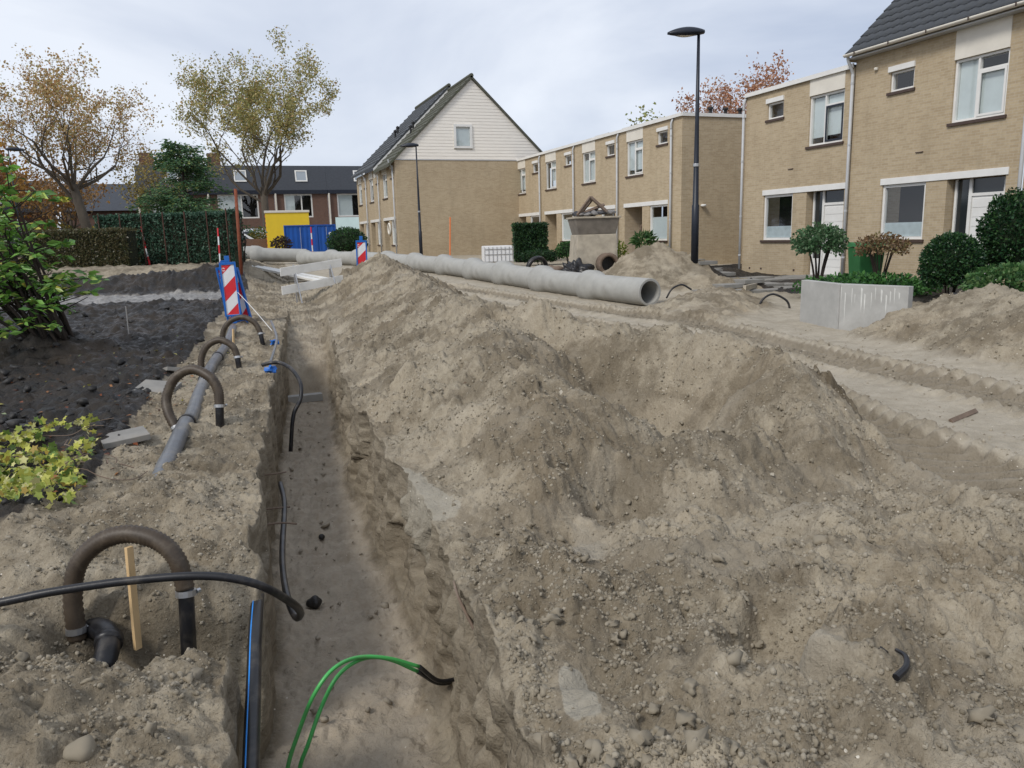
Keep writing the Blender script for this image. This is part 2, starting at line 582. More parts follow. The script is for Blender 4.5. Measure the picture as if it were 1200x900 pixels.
def H_base(x, y):
    """broad shape of the ground without the trench and without crumbs"""
    x = np.asarray(x, float)
    y = np.asarray(y, float)
    wx = x + 0.22 * fbm2(x, y, 0.8, 3, 11)
    wy = y + 0.22 * fbm2(x, y, 0.8, 3, 12)
    right = -0.1 + np.clip((y - 14) * 0.025, 0, 0.5)
    house = np.where(y < 24.5, 0.0, 0.14) + np.clip((y - 30) * 0.02, 0, 0.35)
    right = right + (np.maximum(house, 0) - right) * sstep(10.5, 12.5, x)
    left = np.interp(y, [0, 13, 18, 20, 25, 26.0, 26.5, 28, 40], [-0.12, -0.1, 0.06, 0.14, 0.32, 0.38, 0.78, 0.86, 0.7])
    lw = sstep(1.2, -0.2, x - np.clip((y - 14) * 0.06, 0, 1.0))
    b = right + (left - right) * lw
    b = b + 0.035 * fbm2(x, y, 0.35, 3, 13)
    # spoil thrown out along the trench
    near = sstep(0.35, 0.9, x)
    h = ridge(wx, wy, [(3.75, 20.3, 1.05), (3.75, 17.5, 0.74), (3.3, 14, 0.66), (2.95, 11, 0.62), (2.9, 9.3, 0.66), (3.1, 8.4, 0.64)], 0.52, 0.10)
    h = np.maximum(h, ridge(wx, wy, [(3.1, 8.6, 0.68), (3.4, 8.1, 0.72)], 0.95, 0.12))
    h = np.maximum(h, ridge(wx, wy, [(3.3, 8.2, 0.62), (3.6, 7.2, 0.52), (3.95, 6.55, 0.55), (4.18, 5.8, 0.54), (4.2, 5.15, 0.46), (3.95, 4.45, 0.34), (3.65, 4.0, 0.16)], 0.90, 0.10))
    h = np.maximum(h, ridge(wx, wy, [(2.6, 8.0, 0.54), (2.4, 6.7, 0.54), (2.3, 5.7, 0.46), (2.05, 4.9, 0.28), (1.75, 4.2, 0.10)], 0.56, 0.14))
    h = np.maximum(h, ridge(wx, wy, [(2.15, 5.35, 0.36), (2.45, 4.95, 0.33)], 0.8, 0.1))
    h = np.maximum(h, ridge(wx, wy, [(3.0, 4.35, 0.16), (2.5, 4.15, 0.1)], 0.55, 0.15))
    # foreground heap
    h = np.maximum(h, ridge(wx, wy, [(1.25, 1.1, 0.16), (1.9, 2.0, 0.14), (2.6, 2.35, 0.15), (3.5, 2.35, 0.10), (4.4, 1.9, 0.08)], 0.36, 0.4))
    h = np.maximum(h, ridge(wx, wy, [(0.95, 1.6, 0.05), (0.95, 2.8, 0.02), (1.3, 2.75, 0.1), (1.9, 2.6, 0.12)], 0.35, 0.25))
    h = h + (0.06 * fbm2(x, y, 1.5, 3, 14) + 0.19 * (0.5 - 2 * np.abs(fbm2(x, y, 1.15, 4, 17, 0.6)))) * sstep(-0.3, 0.1, h - b)
    g = smax(h, b, 0.10)
    # heaps beside the concrete box and before the gardens
    h2 = ridge(wx, wy, [(9.35, 8.25, 0.42), (9.8, 7.7, 0.64), (9.3, 6.5, 0.58), (9.3, 4.8, 0.55), (9.5, 2.0, 0.5)], 0.58, 0.25)
    h2 = np.maximum(h2, ridge(wx, wy, [(8.3, 12.0, 0.06), (9.0, 13.2, 0.28), (9.7, 14.0, 0.26), (10.6, 15.0, 0.2)], 0.34, 0.4))
    h2 = np.maximum(h2, ridge(wx, wy, [(10.9, 18.9, 1.10), (11.35, 19.0, 1.22), (11.7, 18.7, 1.0)], 0.68, 0.2))
    h2 = np.maximum(h2, ridge(wx, wy, [(11.5, 17.2, 0.42), (12.2, 16.6, 0.30)], 0.5, 0.3))
    h2 = np.maximum(h2, ridge(wx, wy, [(13.9, 19.7, 0.2), (14.8, 20.6, 0.3), (15.6, 21.4, 0.2)], 0.55, 0.15))
    h2 = h2 + 0.10 * fbm2(x, y, 1.2, 4, 15) * sstep(-0.3, 0.1, h2 - b)
    g = smax(h2, g, 0.10)
    # left bank: two mounds, the pit where the riser goes down, the shrub's root clump
    hl = ridge(wx, wy, [(-1.2, 4.75, 0.04), (-0.6, 5.0, 0.06), (-0.15, 4.6, -0.02)], 0.30, 0.25)
    hl = np.maximum(hl, ridge(wx, wy, [(-1.3, 2.6, 0.10), (-0.75, 2.65, 0.06), (-0.35, 2.35, 0.0), (-0.35, 1.4, 0.02)], 0.32, 0.2))
    hl = np.maximum(hl, ridge(wx, wy, [(-2.9, 13.4, 0.32), (-2.3, 13.0, 0.2)], 0.5, 0.3))
    hl = np.maximum(hl, ridge(wx, wy, [(-4.5, 24.6, 0.55), (-1.5, 24.3, 0.72), (-0.2, 24.4, 0.85), (0.35, 23.4, 0.55)], 0.55, 0.3))
    hl = hl * 1.0 + 0.05 * fbm2(x, y, 1.7, 3, 16)
    lf = 1 - sstep(0.2, 0.9, x - np.clip((y - 5) * 0.06, 0, 3))
    g = g + (smax(hl, g, 0.08) - g) * lf
    g = g - dent(x, y, -0.30, 3.52, 0.36, 0.30, 0.50, 0.15, 3.4) - dent(x, y, -0.75, 3.70, 0.24, 0.22, 0.22, 0, 3)
    g = g - dent(x, y, -0.02, 3.42, 0.26, 0.28, 0.34, 0, 3.5)
    sm, _ = soil_mask(x, y)
    g = g + sm * (0.17 * fbm2(x, y, 1.3, 4, 18, 0.65) + 0.09 * (0.5 - 2 * np.abs(fbm2(x, y, 2.4, 3, 19, 0.6))) + 0.02)
    # wheel tracks
    for pts in TRACKS:
        d, a = track(x, y, pts)
        on = 1 - sstep(0.28, 0.38, np.abs(d))
        lug = np.clip(2.0 * np.sin(2 * np.pi * (a + 0.5 * d + 0.10 * noise2(a * 1.3, d * 4, 41)) / 0.18), -1, 1)
        fade = np.clip(0.55 + 1.2 * fbm2(a * 0.9, d * 1.8 + 2.2, 1.0, 3, 43), 0.05, 1.2)
        f = sstep(0.25, 0.05, g + 0.1 - (-0.1 + np.clip((y - 14) * 0.025, 0, 0.5)) - 0.12)
        g = g + f * (on * (-0.085 + 0.08 * fade * lug) + 0.10 * np.exp(-((np.abs(d) - 0.42) / 0.09) ** 2) * (0.35 + 0.35 * fade + 0.5 * lug * fade))
    # footprints and bucket bites
    g = g - dent(x, y, 1.70, 2.06, 0.21, 0.14, 0.24, 0.5, 6) - dent(x, y, 1.60, 1.78, 0.10, 0.16, 0.17, 0.1, 6) - dent(x, y, 1.86, 1.95, 0.09, 0.08, 0.05)
    g = g - dent(x, y, 1.62, 3.5, 0.20, 0.42, 0.10, -0.5, 4) - dent(x, y, 1.85, 3.15, 0.34, 0.18, 0.08, 0.3, 4) - dent(x, y, 2.1, 4.0, 0.22, 0.30, 0.20, 0.4, 4)
    g = g - dent(x, y, 3.15, 5.85, 0.62, 0.78, 0.52, 0.2, 3.5) - dent(x, y, 3.35, 4.6, 0.28, 0.35, 0.08, 0.4, 3)
    return g


def rough_mask(x, y, g):
    """how loose and crumbly the ground lies"""
    r = 0.16 + 0.84 * sstep(0.01, 0.15, g + 0.1 * 0 - (-0.1 + np.clip((y - 14) * 0.025, 0, 0.5)) + 0.0)
    r = np.where(x < 0.6 + np.clip((y - 5) * 0.06, 0, 3), np.maximum(r, 0.85), r)
    zone = sstep(0.35, -0.25, x - np.interp(y, [0, 2.8, 3.4, 4.2, 6, 8, 12, 20, 22], [6.5, 5.6, 4.1, 4.35, 4.6, 4.3, 4.4, 5.2, 5.0])) * sstep(24, 21, y)
    r = np.maximum(r, 0.85 * zone)
    patch = sstep(0.12, 0.34, fbm2(x, y, 0.9, 3, 51))
    smooth_patch = dent(x, y, 1.62, 3.40, 0.10, 0.4, 0.8, -0.5, 4)  + dent(x, y, 1.02, 4.75, 0.15, 0.65, 1.0, 0.1, 4) + dent(x, y, 0.93, 2.02, 0.09, 0.28, 1.0, -0.3, 4) + dent(x, y, 1.66, 1.93, 0.14, 0.2, 0.9, 0, 4)
    r = r * (1 - 0.35 * patch) * (1 - 0.85 * np.clip(smooth_patch, 0, 1))
    return np.clip(r, 0.06, 1), np.clip(smooth_patch, 0, 1)


def clods(x, y, cell, seed, prob, squash=0.62):
    """lumps bedded in the surface: irregular domes with random size and place"""
    u, v = x / cell, y / cell
    iu, iv = np.floor(u).astype(np.int64), np.floor(v).astype(np.int64)
    out = np.zeros(np.shape(u))
    for dx in (-1, 0, 1):
        for dy in (-1, 0, 1):
            a, b = iu + dx, iv + dy
            z = 0 * a
            px = a + 0.5 + 0.42 * _h(a, b, z + 3, seed)
            py = b + 0.5 + 0.42 * _h(a, b, z + 5, seed)
            hr = 0.5 + 0.5 * _h(a, b, z + 7, seed)
            on = (0.5 + 0.5 * _h(a, b, z + 11, seed)) < prob
            r = 0.28 + 0.42 * hr * hr
            q = 1 + 0.5 * _h(a, b, z + 13, seed)
            d2 = ((u - px) ** 2 * q + (v - py) ** 2 / q) / (r * r)
            out = np.maximum(out, np.where(on, r * np.sqrt(np.clip(1 - d2, 0, 1)), 0))
    return out * cell * squash


def crumbs(x, y):
    x, y = np.asarray(x, float), np.asarray(y, float)
    a = fbm2(x, y, 2.6, 2, 61)
    b = 1 - 2 * np.abs(fbm2(x, y, 7.5, 3, 62, 0.6))
    wx = x + 0.016 * noise2(x * 21, y * 21, 64) + 0.006 * noise2(x * 60, y * 60, 65)
    wy = y + 0.016 * noise2(x * 21 + 9, y * 21, 66) + 0.006 * noise2(x * 60, y * 60 + 4, 67)
    m = np.clip(0.62 + 1.0 * fbm2(x, y, 1.3, 2, 68), 0.25, 1.0)
    k = clods(wx, wy, 0.21, 71, 0.32 * m, 0.5) + clods(wx, wy, 0.095, 72, 0.72 * m, 0.72) + clods(wx, wy, 0.042, 73, 0.95 * m, 0.85)
    return 0.085 * a + 0.055 * (b - 0.5) + 1.05 * k + 0.012 * noise2(x * 33, y * 33, 69) - 0.055


def H(x, y):
    g = H_base(x, y)
    r, _ = rough_mask(np.asarray(x, float), np.asarray(y, float), g)
    return g + r * crumbs(x, y)


FLOOR_Z = -0.98


def cut_of(y):
    """how deep the trench is cut: 1 = full, 0 = none"""
    return np.interp(y, [-30, -8, 13.2, 13.55, 14.2, 17.0, 17.6], [0, 1, 1, 0.55, 0.42, 0.12, 0.0])


def floor_of(x, y, g):
    c = cut_of(y)
    step = -0.10 * sstep(9.3, 9.6, y) * sstep(13.6, 13.0, y)
    z = FLOOR_Z + step + 0.05 * fbm2(x, y, 1.3, 3, 71) + 0.05 * fbm2(x, y, 5.0, 4, 72, 0.65)
    return g * (1 - c) + z * c


def ground_z(x, y):
    """height of the finished surface at one point"""
    xs, ys = np.array([float(x)]), np.array([float(y)])
    g = H(xs, ys)
    if xl_of(ys)[0] < x < xr_of(ys)[0] and cut_of(ys)[0] > 0:
        return float(floor_of(xs, ys, g)[0])
    return float(g[0])


def build_ground():
    ys = [-900, -400, -200, -100, -50, -25, -12, -6, -3, -1.5, -0.5, 0.1, 0.5, 0.8]
    while ys[-1] < 2.6:
        ys.append(ys[-1] + 0.0125)
    while ys[-1] < 25:
        ys.append(ys[-1] * 1.0050)
    while ys[-1] < 110:
        ys.append(ys[-1] * 1.022)
    ys += [130, 160, 220, 320, 500, 900]
    ys = np.array(ys)

    def offs(s0, g):
        o, s = [0.0], s0
        while o[-1] < 90:
            o.append(o[-1] + s)
            s *= g
        return np.array(o[1:] + [130, 200, 400, 900])
    oL = offs(0.012, 1.0115)
    oR, s = [0.0], 0.0135
    while oR[-1] < 90:
        oR.append(oR[-1] + s)
        s *= 1.0 if oR[-1] < 2.5 else 1.006 if oR[-1] < 8 else 1.022
    oR = np.array(oR[1:] + [130, 200, 400, 900])
    KW, KF = 46, 72
    ny = len(ys)
    far = sstep(20, 40, ys)[:, None]
    XL, XR = xl_of(ys)[:, None], xr_of(ys)[:, None]
    XL = XL * (1 - far) + 1.5 * far
    XR = XR * (1 - far) + 2.5 * far
    Y = ys[:, None]
    xL = XL - oL[::-1][None, :]
    xR = XR + oR[None, :]
    tw = np.linspace(0, 1, KW)[None, :]
    # foot of each wall stands a little into the trench
    c = cut_of(ys)[:, None]
    wl_w = (0.02 + 0.02 * noise2(Y * 1.7, 0 * Y, 81)) * np.ones_like(tw)
    wr_w = (0.10 + 0.05 * noise2(Y * 1.1, 0 * Y, 82)) * np.ones_like(tw)
    xWl = XL + tw * wl_w
    xWr = XR - (1 - tw) * wr_w
    tf = np.linspace(0, 1, KF + 2)[None, 1:-1]
    xF = xWl[:, -1:] + tf * (xWr[:, :1] - xWl[:, -1:])
    X = np.concatenate([xL, xWl, xF, xWr, xR], 1)
    Yg = np.repeat(Y, X.shape[1], 1)
    nl = xL.shape[1]
    iW0, iF0, iW1, iR0 = nl, nl + KW, nl + KW + KF, nl + 2 * KW + KF
    G = H_base(X, Yg)
    Rm, Sm = rough_mask(X, Yg, G)
    dist = np.hypot(X, Yg)
    G = G + Rm * crumbs(X, Yg) * sstep(70, 30, dist)
    FZ = floor_of(X, Yg, G)
    # debris fallen against the foot of the walls
    uF = np.linspace(0, 1, KF)[None, :]
    deb = np.exp(-uF / 0.08) * 0.05 + np.exp(-(1 - uF) / 0.07) * 0.07
    FZ[:, iF0:iW1] += c * deb * np.clip(0.7 + 1.2 * fbm2(X[:, iF0:iW1], Yg[:, iF0:iW1], 1.4, 3, 99), 0.1, 1.8)
    FZ[:, iF0:iW1] += c * 0.5 * crumbs(X[:, iF0:iW1], Yg[:, iF0:iW1])
    Z = G.copy()
    Z[:, iF0:iW1] = FZ[:, iF0:iW1]
    # walls: from rim to floor, with ledges, spalls and grooves of the bucket teeth
    zt, zb = G[:, iW0:iW0 + 1], FZ[:, iF0:iF0 + 1]
    t = tw ** 0.92
    Z[:, iW0:iF0] = zt + (zb - zt) * t
    zt, zb = G[:, iR0:iR0 + 1], FZ[:, iW1 - 1:iW1]
    Z[:, iW1:iR0] = zb + (zt - zb) * (tw ** 1.05)
    for a, b, sg in ((iW0, iF0, 1), (iW1, iR0, -1)):
        zz, yy = Z[:, a:b], Yg[:, a:b]
        env = np.sin(np.pi * np.clip(tw, 0.0, 1)) ** 0.45
        bulge = (0.0 if sg < 0 else -0.03) + 0.13 * fbm2(yy, zz, 1.8, 3, 91 + sg) + 0.080 * (1 - 2 * np.abs(fbm2(yy * 1.8, zz, 3.4, 3, 93 + sg))) + 0.042 * fbm2(yy, zz, 11, 4, 95, 0.65)
        groove = 0.035 * noise2(yy * 9, zz * 1.2, 97)
        cell = np.floor(yy / 0.27 + 0.9 * noise2(yy * 0.8, zz * 2.2, 88)).astype(np.int64)
        lev = np.floor(zz / 0.33 + 0.8 * noise2(yy * 2.1, zz * 1.1, 87)).astype(np.int64)
        groove = groove + 0.045 * _h(cell, lev, 0 * cell, 86)      # blocks broken out of the cut face
        lay = 0.012 * noise2(yy * 0.7, zz * 14, 98)
        X[:, a:b] += c * env * (bulge + groove + lay) * (1.0 if sg < 0 else 0.6)
        X[:, a:b] = np.minimum(X[:, a:b], xWl[:, -1:]) if sg > 0 else np.maximum(X[:, a:b], xWr[:, :1])
    v = np.stack([X, Yg, Z], -1).reshape(-1, 3)
    nx = X.shape[1]
    i = np.arange(ny - 1)[:, None] * nx + np.arange(nx - 1)[None, :]
    quads = np.stack([i, i + 1, i + nx + 1, i + nx], -1).reshape(-1, 4)
    me = np_mesh('ground', v, quads)
    me.polygons.foreach_set('use_smooth', np.ones(len(quads), bool))
    soil, strip = soil_mask(X, Yg)
    fl = np.zeros_like(X)
    fl[:, iF0:iW1] = 1
    fl[:, iW0:iF0] = tw
    fl[:, iW1:iR0] = 1 - tw
    wet = c * fl * (0.75 + 0.25 * sstep(9.0, 10.0, Yg))
    clay = np.clip(dent(X, Yg, 1.04, 4.75, 0.13, 0.6, 1.0, 0.1, 4) + dent(X, Yg, 0.93, 2.02, 0.06, 0.22, 0.8, -0.3, 4), 0, 1) * (1 - fl)
    sc_ = sstep(0.22, 0.34, fbm2(X, Yg, 1.6, 4, 101)) * sstep(0.5, 0.9, X) * sstep(9, 6, Yg) * 0.25
    road = (1 - Rm) * sstep(0.9, 1.5, X) * (1 - fl)
    soil = soil * (1 - fl)
    wall = np.zeros_like(X)
    wall[:, iW0:iF0] = c
    wall[:, iW1:iR0] = c
    flo = np.zeros_like(X)
    flo[:, iF0:iW1] = c * sstep(0.0, 0.1, uF) * sstep(1.0, 0.9, uF)
    rut = np.zeros_like(X)
    for pts in TRACKS:
        dd_, aa_ = track(X, Yg, pts)
        rut = np.maximum(rut, sstep(0.42, 0.30, np.abs(dd_)) * (X > 3.9 - 0.6 * (Yg > 9)) * sstep(26, 18, Yg))
    for nm, arr in (('rut', rut * (1 - fl)), ('floor', flo), ('wall', wall), ('soil', soil), ('wet', wet), ('clay', clay), ('strip', strip), ('road', road)):
        at = me.attributes.new(nm, 'FLOAT', 'POINT')
        at.data.foreach_set('value', np.asarray(arr, np.float32).ravel())
    return tag(link('ground', me, ground_mat()), kind='structure')


def ground_mat():
    m, N, L, B = new_mat('sandy_ground')
    tc = N.new('ShaderNodeTexCoord')
    vec = tc.outputs['Object']

    def attr(n):
        a = N.new('ShaderNodeAttribute')
        a.attribute_name = n
        return a.outputs['Fac']
    n_big = tex_noise(N, L, vec, 0.8, 5, 0.6)
    n_mid = tex_noise(N, L, vec, 5.0, 6, 0.65)
    n_fin = tex_noise(N, L, vec, 60, 4, 0.7)
    n_gr = tex_noise(N, L, vec, 260, 2, 0.6)
    sand = mixc(N, L, ramp(N, L, n_mid, 0.32, 0.68), (0.182, 0.150, 0.104), (0.362, 0.312, 0.230))
    sand = mixc(N, L, mixc(N, L, 1.0, ramp(N, L, n_big, 0.42, 0.66), (0.55, 0.55, 0.55), 'MULTIPLY'), sand, (0.305, 0.243, 0.162))
    sand = mixc(N, L, mixc(N, L, 1.0, ramp(N, L, n_fin, 0.35, 0.72), (0.5, 0.5, 0.5), 'MULTIPLY'), sand, (0.435, 0.382, 0.295))
    # white and brown grains: shell bits and small stones
    vo = N.new('ShaderNodeTexVoronoi')
    vo.inputs['Scale'].default_value = 42
    L.new(vec, vo.inputs['Vector'])
    sep = N.new('ShaderNodeSeparateColor')
    L.new(vo.outputs['Color'], sep.inputs[0])
    gt = N.new('ShaderNodeMath')
    gt.operation = 'GREATER_THAN'
    gt.inputs[1].default_value = 0.985
    L.new(sep.outputs[0], gt.inputs[0])
    lt = N.new('ShaderNodeMath')
    lt.operation = 'LESS_THAN'
    lt.inputs[1].default_value = 0.2
    L.new(vo.outputs['Distance'], lt.inputs[0])
    mu = N.new('ShaderNodeMath')
    mu.operation = 'MULTIPLY'
    L.new(gt.outputs[0], mu.inputs[0])
    L.new(lt.outputs[0], mu.inputs[1])
    road = mixc(N, L, ramp(N, L, n_mid, 0.3, 0.7), (0.33, 0.288, 0.220), (0.45, 0.40, 0.32))
    damp = ramp(N, L, tex_noise(N, L, vec, 1.1, 8, 0.70, 0.4), 0.44, 0.54)
    sand = mixc(N, L, damp, sand, mixc(N, L, 1.0, sand, (0.60, 0.58, 0.55), 'MULTIPLY'))

    def broken(a, lo, hi, k=0.55):
        """a mask whose edge is broken up by the grain"""
        s1 = N.new('ShaderNodeMath')
        s1.operation = 'MULTIPLY_ADD'
        L.new(n_mid, s1.inputs[0])
        s1.inputs[1].default_value = k
        L.new(a, s1.inputs[2])
        return ramp(N, L, s1.outputs[0], lo, hi)
    mp = N.new('ShaderNodeMapping')
    mp.inputs['Scale'].default_value = (0.5, 0.5, 5.0)
    L.new(vec, mp.inputs['Vector'])
    strata = tex_noise(N, L, mp.outputs['Vector'], 2.2, 5, 0.65, 0.3)
    layer = mixc(N, L, ramp(N, L, strata, 0.40, 0.62), (0.150, 0.124, 0.088), (0.31, 0.268, 0.20))
    sand = mixc(N, L, mixc(N, L, 1.0, attr('wall'), (0.75, 0.75, 0.75), 'MULTIPLY'), sand, layer)
    c = mixc(N, L, attr('road'), sand, road)
    c = mixc(N, L, mixc(N, L, 1.0, attr('floor'), (0.95, 0.95, 0.95), 'MULTIPLY'), c, mixc(N, L, ramp(N, L, n_mid, 0.3, 0.7), (0.36, 0.305, 0.23), (0.50, 0.435, 0.345)))
    clay = mixc(N, L, ramp(N, L, n_mid, 0.3, 0.7), (0.27, 0.24, 0.185), (0.36, 0.325, 0.26))
    c = mixc(N, L, broken(attr('rut'), 0.75, 1.05), c, mixc(N, L, 1.0, c, (0.66, 0.64, 0.61), 'MULTIPLY'))
    c = mixc(N, L, broken(attr('clay'), 0.66, 0.74), c, clay)
    c = mixc(N, L, mu.outputs[0], c, (0.62, 0.57, 0.48))
    moist = mixc(N, L, 1.0, c, (0.92, 0.90, 0.88), 'MULTIPLY')
    c = mixc(N, L, attr('wet'), c, moist)
    black = mixc(N, L, ramp(N, L, n_mid, 0.35, 0.7), (0.010, 0.0093, 0.0085), (0.038, 0.032, 0.026))
    black = mixc(N, L, ramp(N, L, n_big, 0.50, 0.62), black, (0.034, 0.026, 0.019))
    black = mixc(N, L, mixc(N, L, 1.0, ramp(N, L, n_fin, 0.55, 0.78), (0.6, 0.6, 0.6), 'MULTIPLY'), black, (0.10, 0.07, 0.045))
    c = mixc(N, L, broken(attr('soil'), 0.72, 0.82), c, black)
    c = mixc(N, L, attr('strip'), c, mixc(N, L, ramp(N, L, n_mid, 0.42, 0.62), (0.17, 0.16, 0.15), (0.33, 0.315, 0.29)))
    L.new(c, B.inputs['Base Color'])
    rg = mixc(N, L, attr('soil'), mixc(N, L, attr('wet'), (0.92, 0.92, 0.92), (0.8, 0.8, 0.8)), mixc(N, L, ramp(N, L, n_mid, 0.4, 0.6), (0.28, 0.28, 0.28), (0.8, 0.8, 0.8)))
    rg = mixc(N, L, attr('strip'), rg, (0.35, 0.35, 0.35))
    L.new(rg, B.inputs['Roughness'])
    B.inputs['Specular IOR Level'].default_value = 0.3
    n_cl = tex_noise(N, L, vec, 24, 3, 0.6, 0.6)
    nb = bump(N, L, n_mid, 0.5, 0.03)
    nb = bump(N, L, n_cl, 0.7, 0.02, nb)
    nb = bump(N, L, n_fin, 0.75, 0.012, nb)
    nb = bump(N, L, n_gr, 0.5, 0.004, nb)
    L.new(nb, B.inputs['Normal'])
    M['ground'] = m
    return m


build_ground()


# clods and crumbs lying loose on the heaps, too many to count
def ico(sub):
    bm = bmesh.new()
    bmesh.ops.create_icosphere(bm, subdivisions=sub, radius=1.0)
    v = np.array([p.co[:] for p in bm.verts])
    f = np.array([[q.index for q in t.verts] for t in bm.faces])
    bm.free()
    return v, f


def scatter_lumps(name, xs, ys, zs, size, sub, mat, sink=0.35, seed=1, flat=0.75):
    bv, bf = ico(sub)
    rng = np.random.default_rng(seed)
    n, k = len(xs), len(bv)
    jit = 1 + 0.62 * (rng.random((n, k, 1)) - 0.5) * 2
    sc_ = size[:, None, None] * (0.7 + 0.6 * rng.random((n, 1, 3)))
    sc_[:, :, 2] *= flat
    v = bv[None] * jit * sc_
    a = rng.random(n) * 6.283
    ca, sa = np.cos(a)[:, None], np.sin(a)[:, None]
    vx, vy = v[..., 0] * ca - v[..., 1] * sa, v[..., 0] * sa + v[..., 1] * ca
    tilt = (rng.random(n) - 0.5)[:, None] * 1.2
    vz = v[..., 2] + vx * tilt * 0.6
    P = np.stack([vx + xs[:, None], vy + ys[:, None], vz + (zs + size * (flat - sink * 2))[:, None]], -1).reshape(-1, 3)
    F = (bf[None] + (np.arange(n) * k)[:, None, None]).reshape(-1, 3)
    me = np_mesh(name, P, None, F)
    o = link(name, me, mat)
    return o


def clod_field(n, dmin, dmax, smin, smax_, sub, seed, name, label, soil=False):
    rng = np.random.default_rng(seed)
    u = rng.random(n * 3)
    d = 1 / (1 / dmin + u * (1 / dmax - 1 / dmin))
    if soil:
        an = R(-20) + rng.random(n * 3) * R(34)
        d = 5 + (d - dmin) * 1.0
    else:
        an = R(-16) + rng.random(n * 3) * R(74)
    x, y = d * np.sin(an), d * np.cos(an)
    g = H_base(x, y)
    r, s = rough_mask(x, y, g)
    so, _ = soil_mask(x, y)
    inside = (x > xl_of(y) - 0.02) & (x < xr_of(y) + 0.02) & (cut_of(y) > 0)
    dens = np.clip(0.25 + 1.5 * fbm2(x, y, 1.7, 3, 111), 0.05, 1)
    keep = (rng.random(n * 3) < r * (1 - s) * dens) & ~inside
    keep &= (so > 0.5) if soil else (so < 0.5)
    x, y = x[keep][:n], y[keep][:n]
    z = H(x, y)
    size = smin * (smax_ / smin) ** (rng.random(len(x)) ** 2.2)
    return tag(scatter_lumps(name, x, y, z, size, sub, M['black_soil'] if soil else M['clod'], 0.3, seed), label, 'soil', kind='stuff')


def crumb_field(n):
    """fine crumbs as instances on points, each with its own turn, size and shade"""
    rng = np.random.default_rng(21)
    k = int(n * 2.0)
    d = 1.5 * 9.0 ** (rng.random(k) ** 1.15)
    an = R(-17) + rng.random(k) * R(76)
    x, y = d * np.sin(an), d * np.cos(an)
    g = H_base(x, y)
    r, s = rough_mask(x, y, g)
    so, _ = soil_mask(x, y)
    inside = (x > xl_of(y) - 0.03) & (x < xr_of(y) + 0.03) & (cut_of(y) > 0)
    dens = np.clip(0.42 + 1.9 * fbm2(x, y, 1.9, 4, 111, 0.6), 0.04, 1)
    keep = (rng.random(k) < r * (1 - 0.9 * s) * dens) & ~inside & (so < 0.5)
    x, y = x[keep][:n], y[keep][:n]
    z = H(x, y)
    size = 0.0026 * 5.2 ** (rng.random(len(x)) ** 2.8) * (0.72 + 0.085 * np.hypot(x, y))
    me = bpy.data.meshes.new('crumb_points')
    me.vertices.add(len(x))
    me.vertices.foreach_set('co', np.stack([x, y, z - size * 0.05], 1).astype(np.float32).ravel())
    for nm, tp, arr in (('size', 'FLOAT', size), ):
        me.attributes.new(nm, tp, 'POINT').data.foreach_set('value', arr.astype(np.float32))
    me.attributes.new('turn', 'FLOAT_VECTOR', 'POINT').data.foreach_set('vector', (rng.random((len(x), 3)) * 6.283).astype(np.float32).ravel())
    o = link('loose_crumbs', me, M['clod'])
    tag(o, 'fine sandy crumbs strewn over the spoil heaps', 'soil', kind='stuff')
    bv, bf = ico(1)
    bv = bv * (1 + 0.55 * (rng.random((len(bv), 1)) - 0.5) * 2) * np.array([1.0, 0.8, 0.7])
    cm = np_mesh('crumb', bv, None, bf)
    cm.materials.append(M['clod'])
    proto = bpy.data.objects.new('crumb', cm)
    ng = bpy.data.node_groups.new('crumb_scatter', 'GeometryNodeTree')
    ng.interface.new_socket('Geometry', in_out='INPUT', socket_type='NodeSocketGeometry')
    ng.interface.new_socket('Geometry', in_out='OUTPUT', socket_type='NodeSocketGeometry')
    gi, go = ng.nodes.new('NodeGroupInput'), ng.nodes.new('NodeGroupOutput')
    ip = ng.nodes.new('GeometryNodeInstanceOnPoints')
    oi = ng.nodes.new('GeometryNodeObjectInfo')
    oi.inputs['Object'].default_value = proto
    a1 = ng.nodes.new('GeometryNodeInputNamedAttribute')
    a1.data_type = 'FLOAT'
    a1.inputs['Name'].default_value = 'size'
    a2 = ng.nodes.new('GeometryNodeInputNamedAttribute')
    a2.data_type = 'FLOAT_VECTOR'
    a2.inputs['Name'].default_value = 'turn'
    ng.links.new(gi.outputs[0], ip.inputs['Points'])
    ng.links.new(oi.outputs['Geometry'], ip.inputs['Instance'])
    ng.links.new([q for q in a1.outputs if q.enabled and q.name == 'Attribute'][0], ip.inputs['Scale'])
    ng.links.new([q for q in a2.outputs if q.enabled and q.name == 'Attribute'][0], ip.inputs['Rotation'])
    ng.links.new(ip.outputs[0], go.inputs[0])
    md = o.modifiers.new('scatter', 'NODES')
    md.node_group = ng
    return o


def clod_mat():
    m, N, L, B = new_mat('sandy_clod')
    tc = N.new('ShaderNodeTexCoord')
    oi = N.new('ShaderNodeObjectInfo')
    n1 = tex_noise(N, L, tc.outputs['Object'], 3.0, 4, 0.6)
    c = mixc(N, L, oi.outputs['Random'], (0.18, 0.152, 0.108), (0.44, 0.39, 0.305))
    c = mixc(N, L, 0.35, c, mixc(N, L, n1, (0.15, 0.125, 0.088), (0.42, 0.37, 0.29)))
    L.new(c, B.inputs['Base Color'])
    B.inputs['Roughness'].default_value = 0.95
    B.inputs['Specular IOR Level'].default_value = 0.2
    L.new(bump(N, L, n1, 0.6, 0.01), B.inputs['Normal'])
    return m


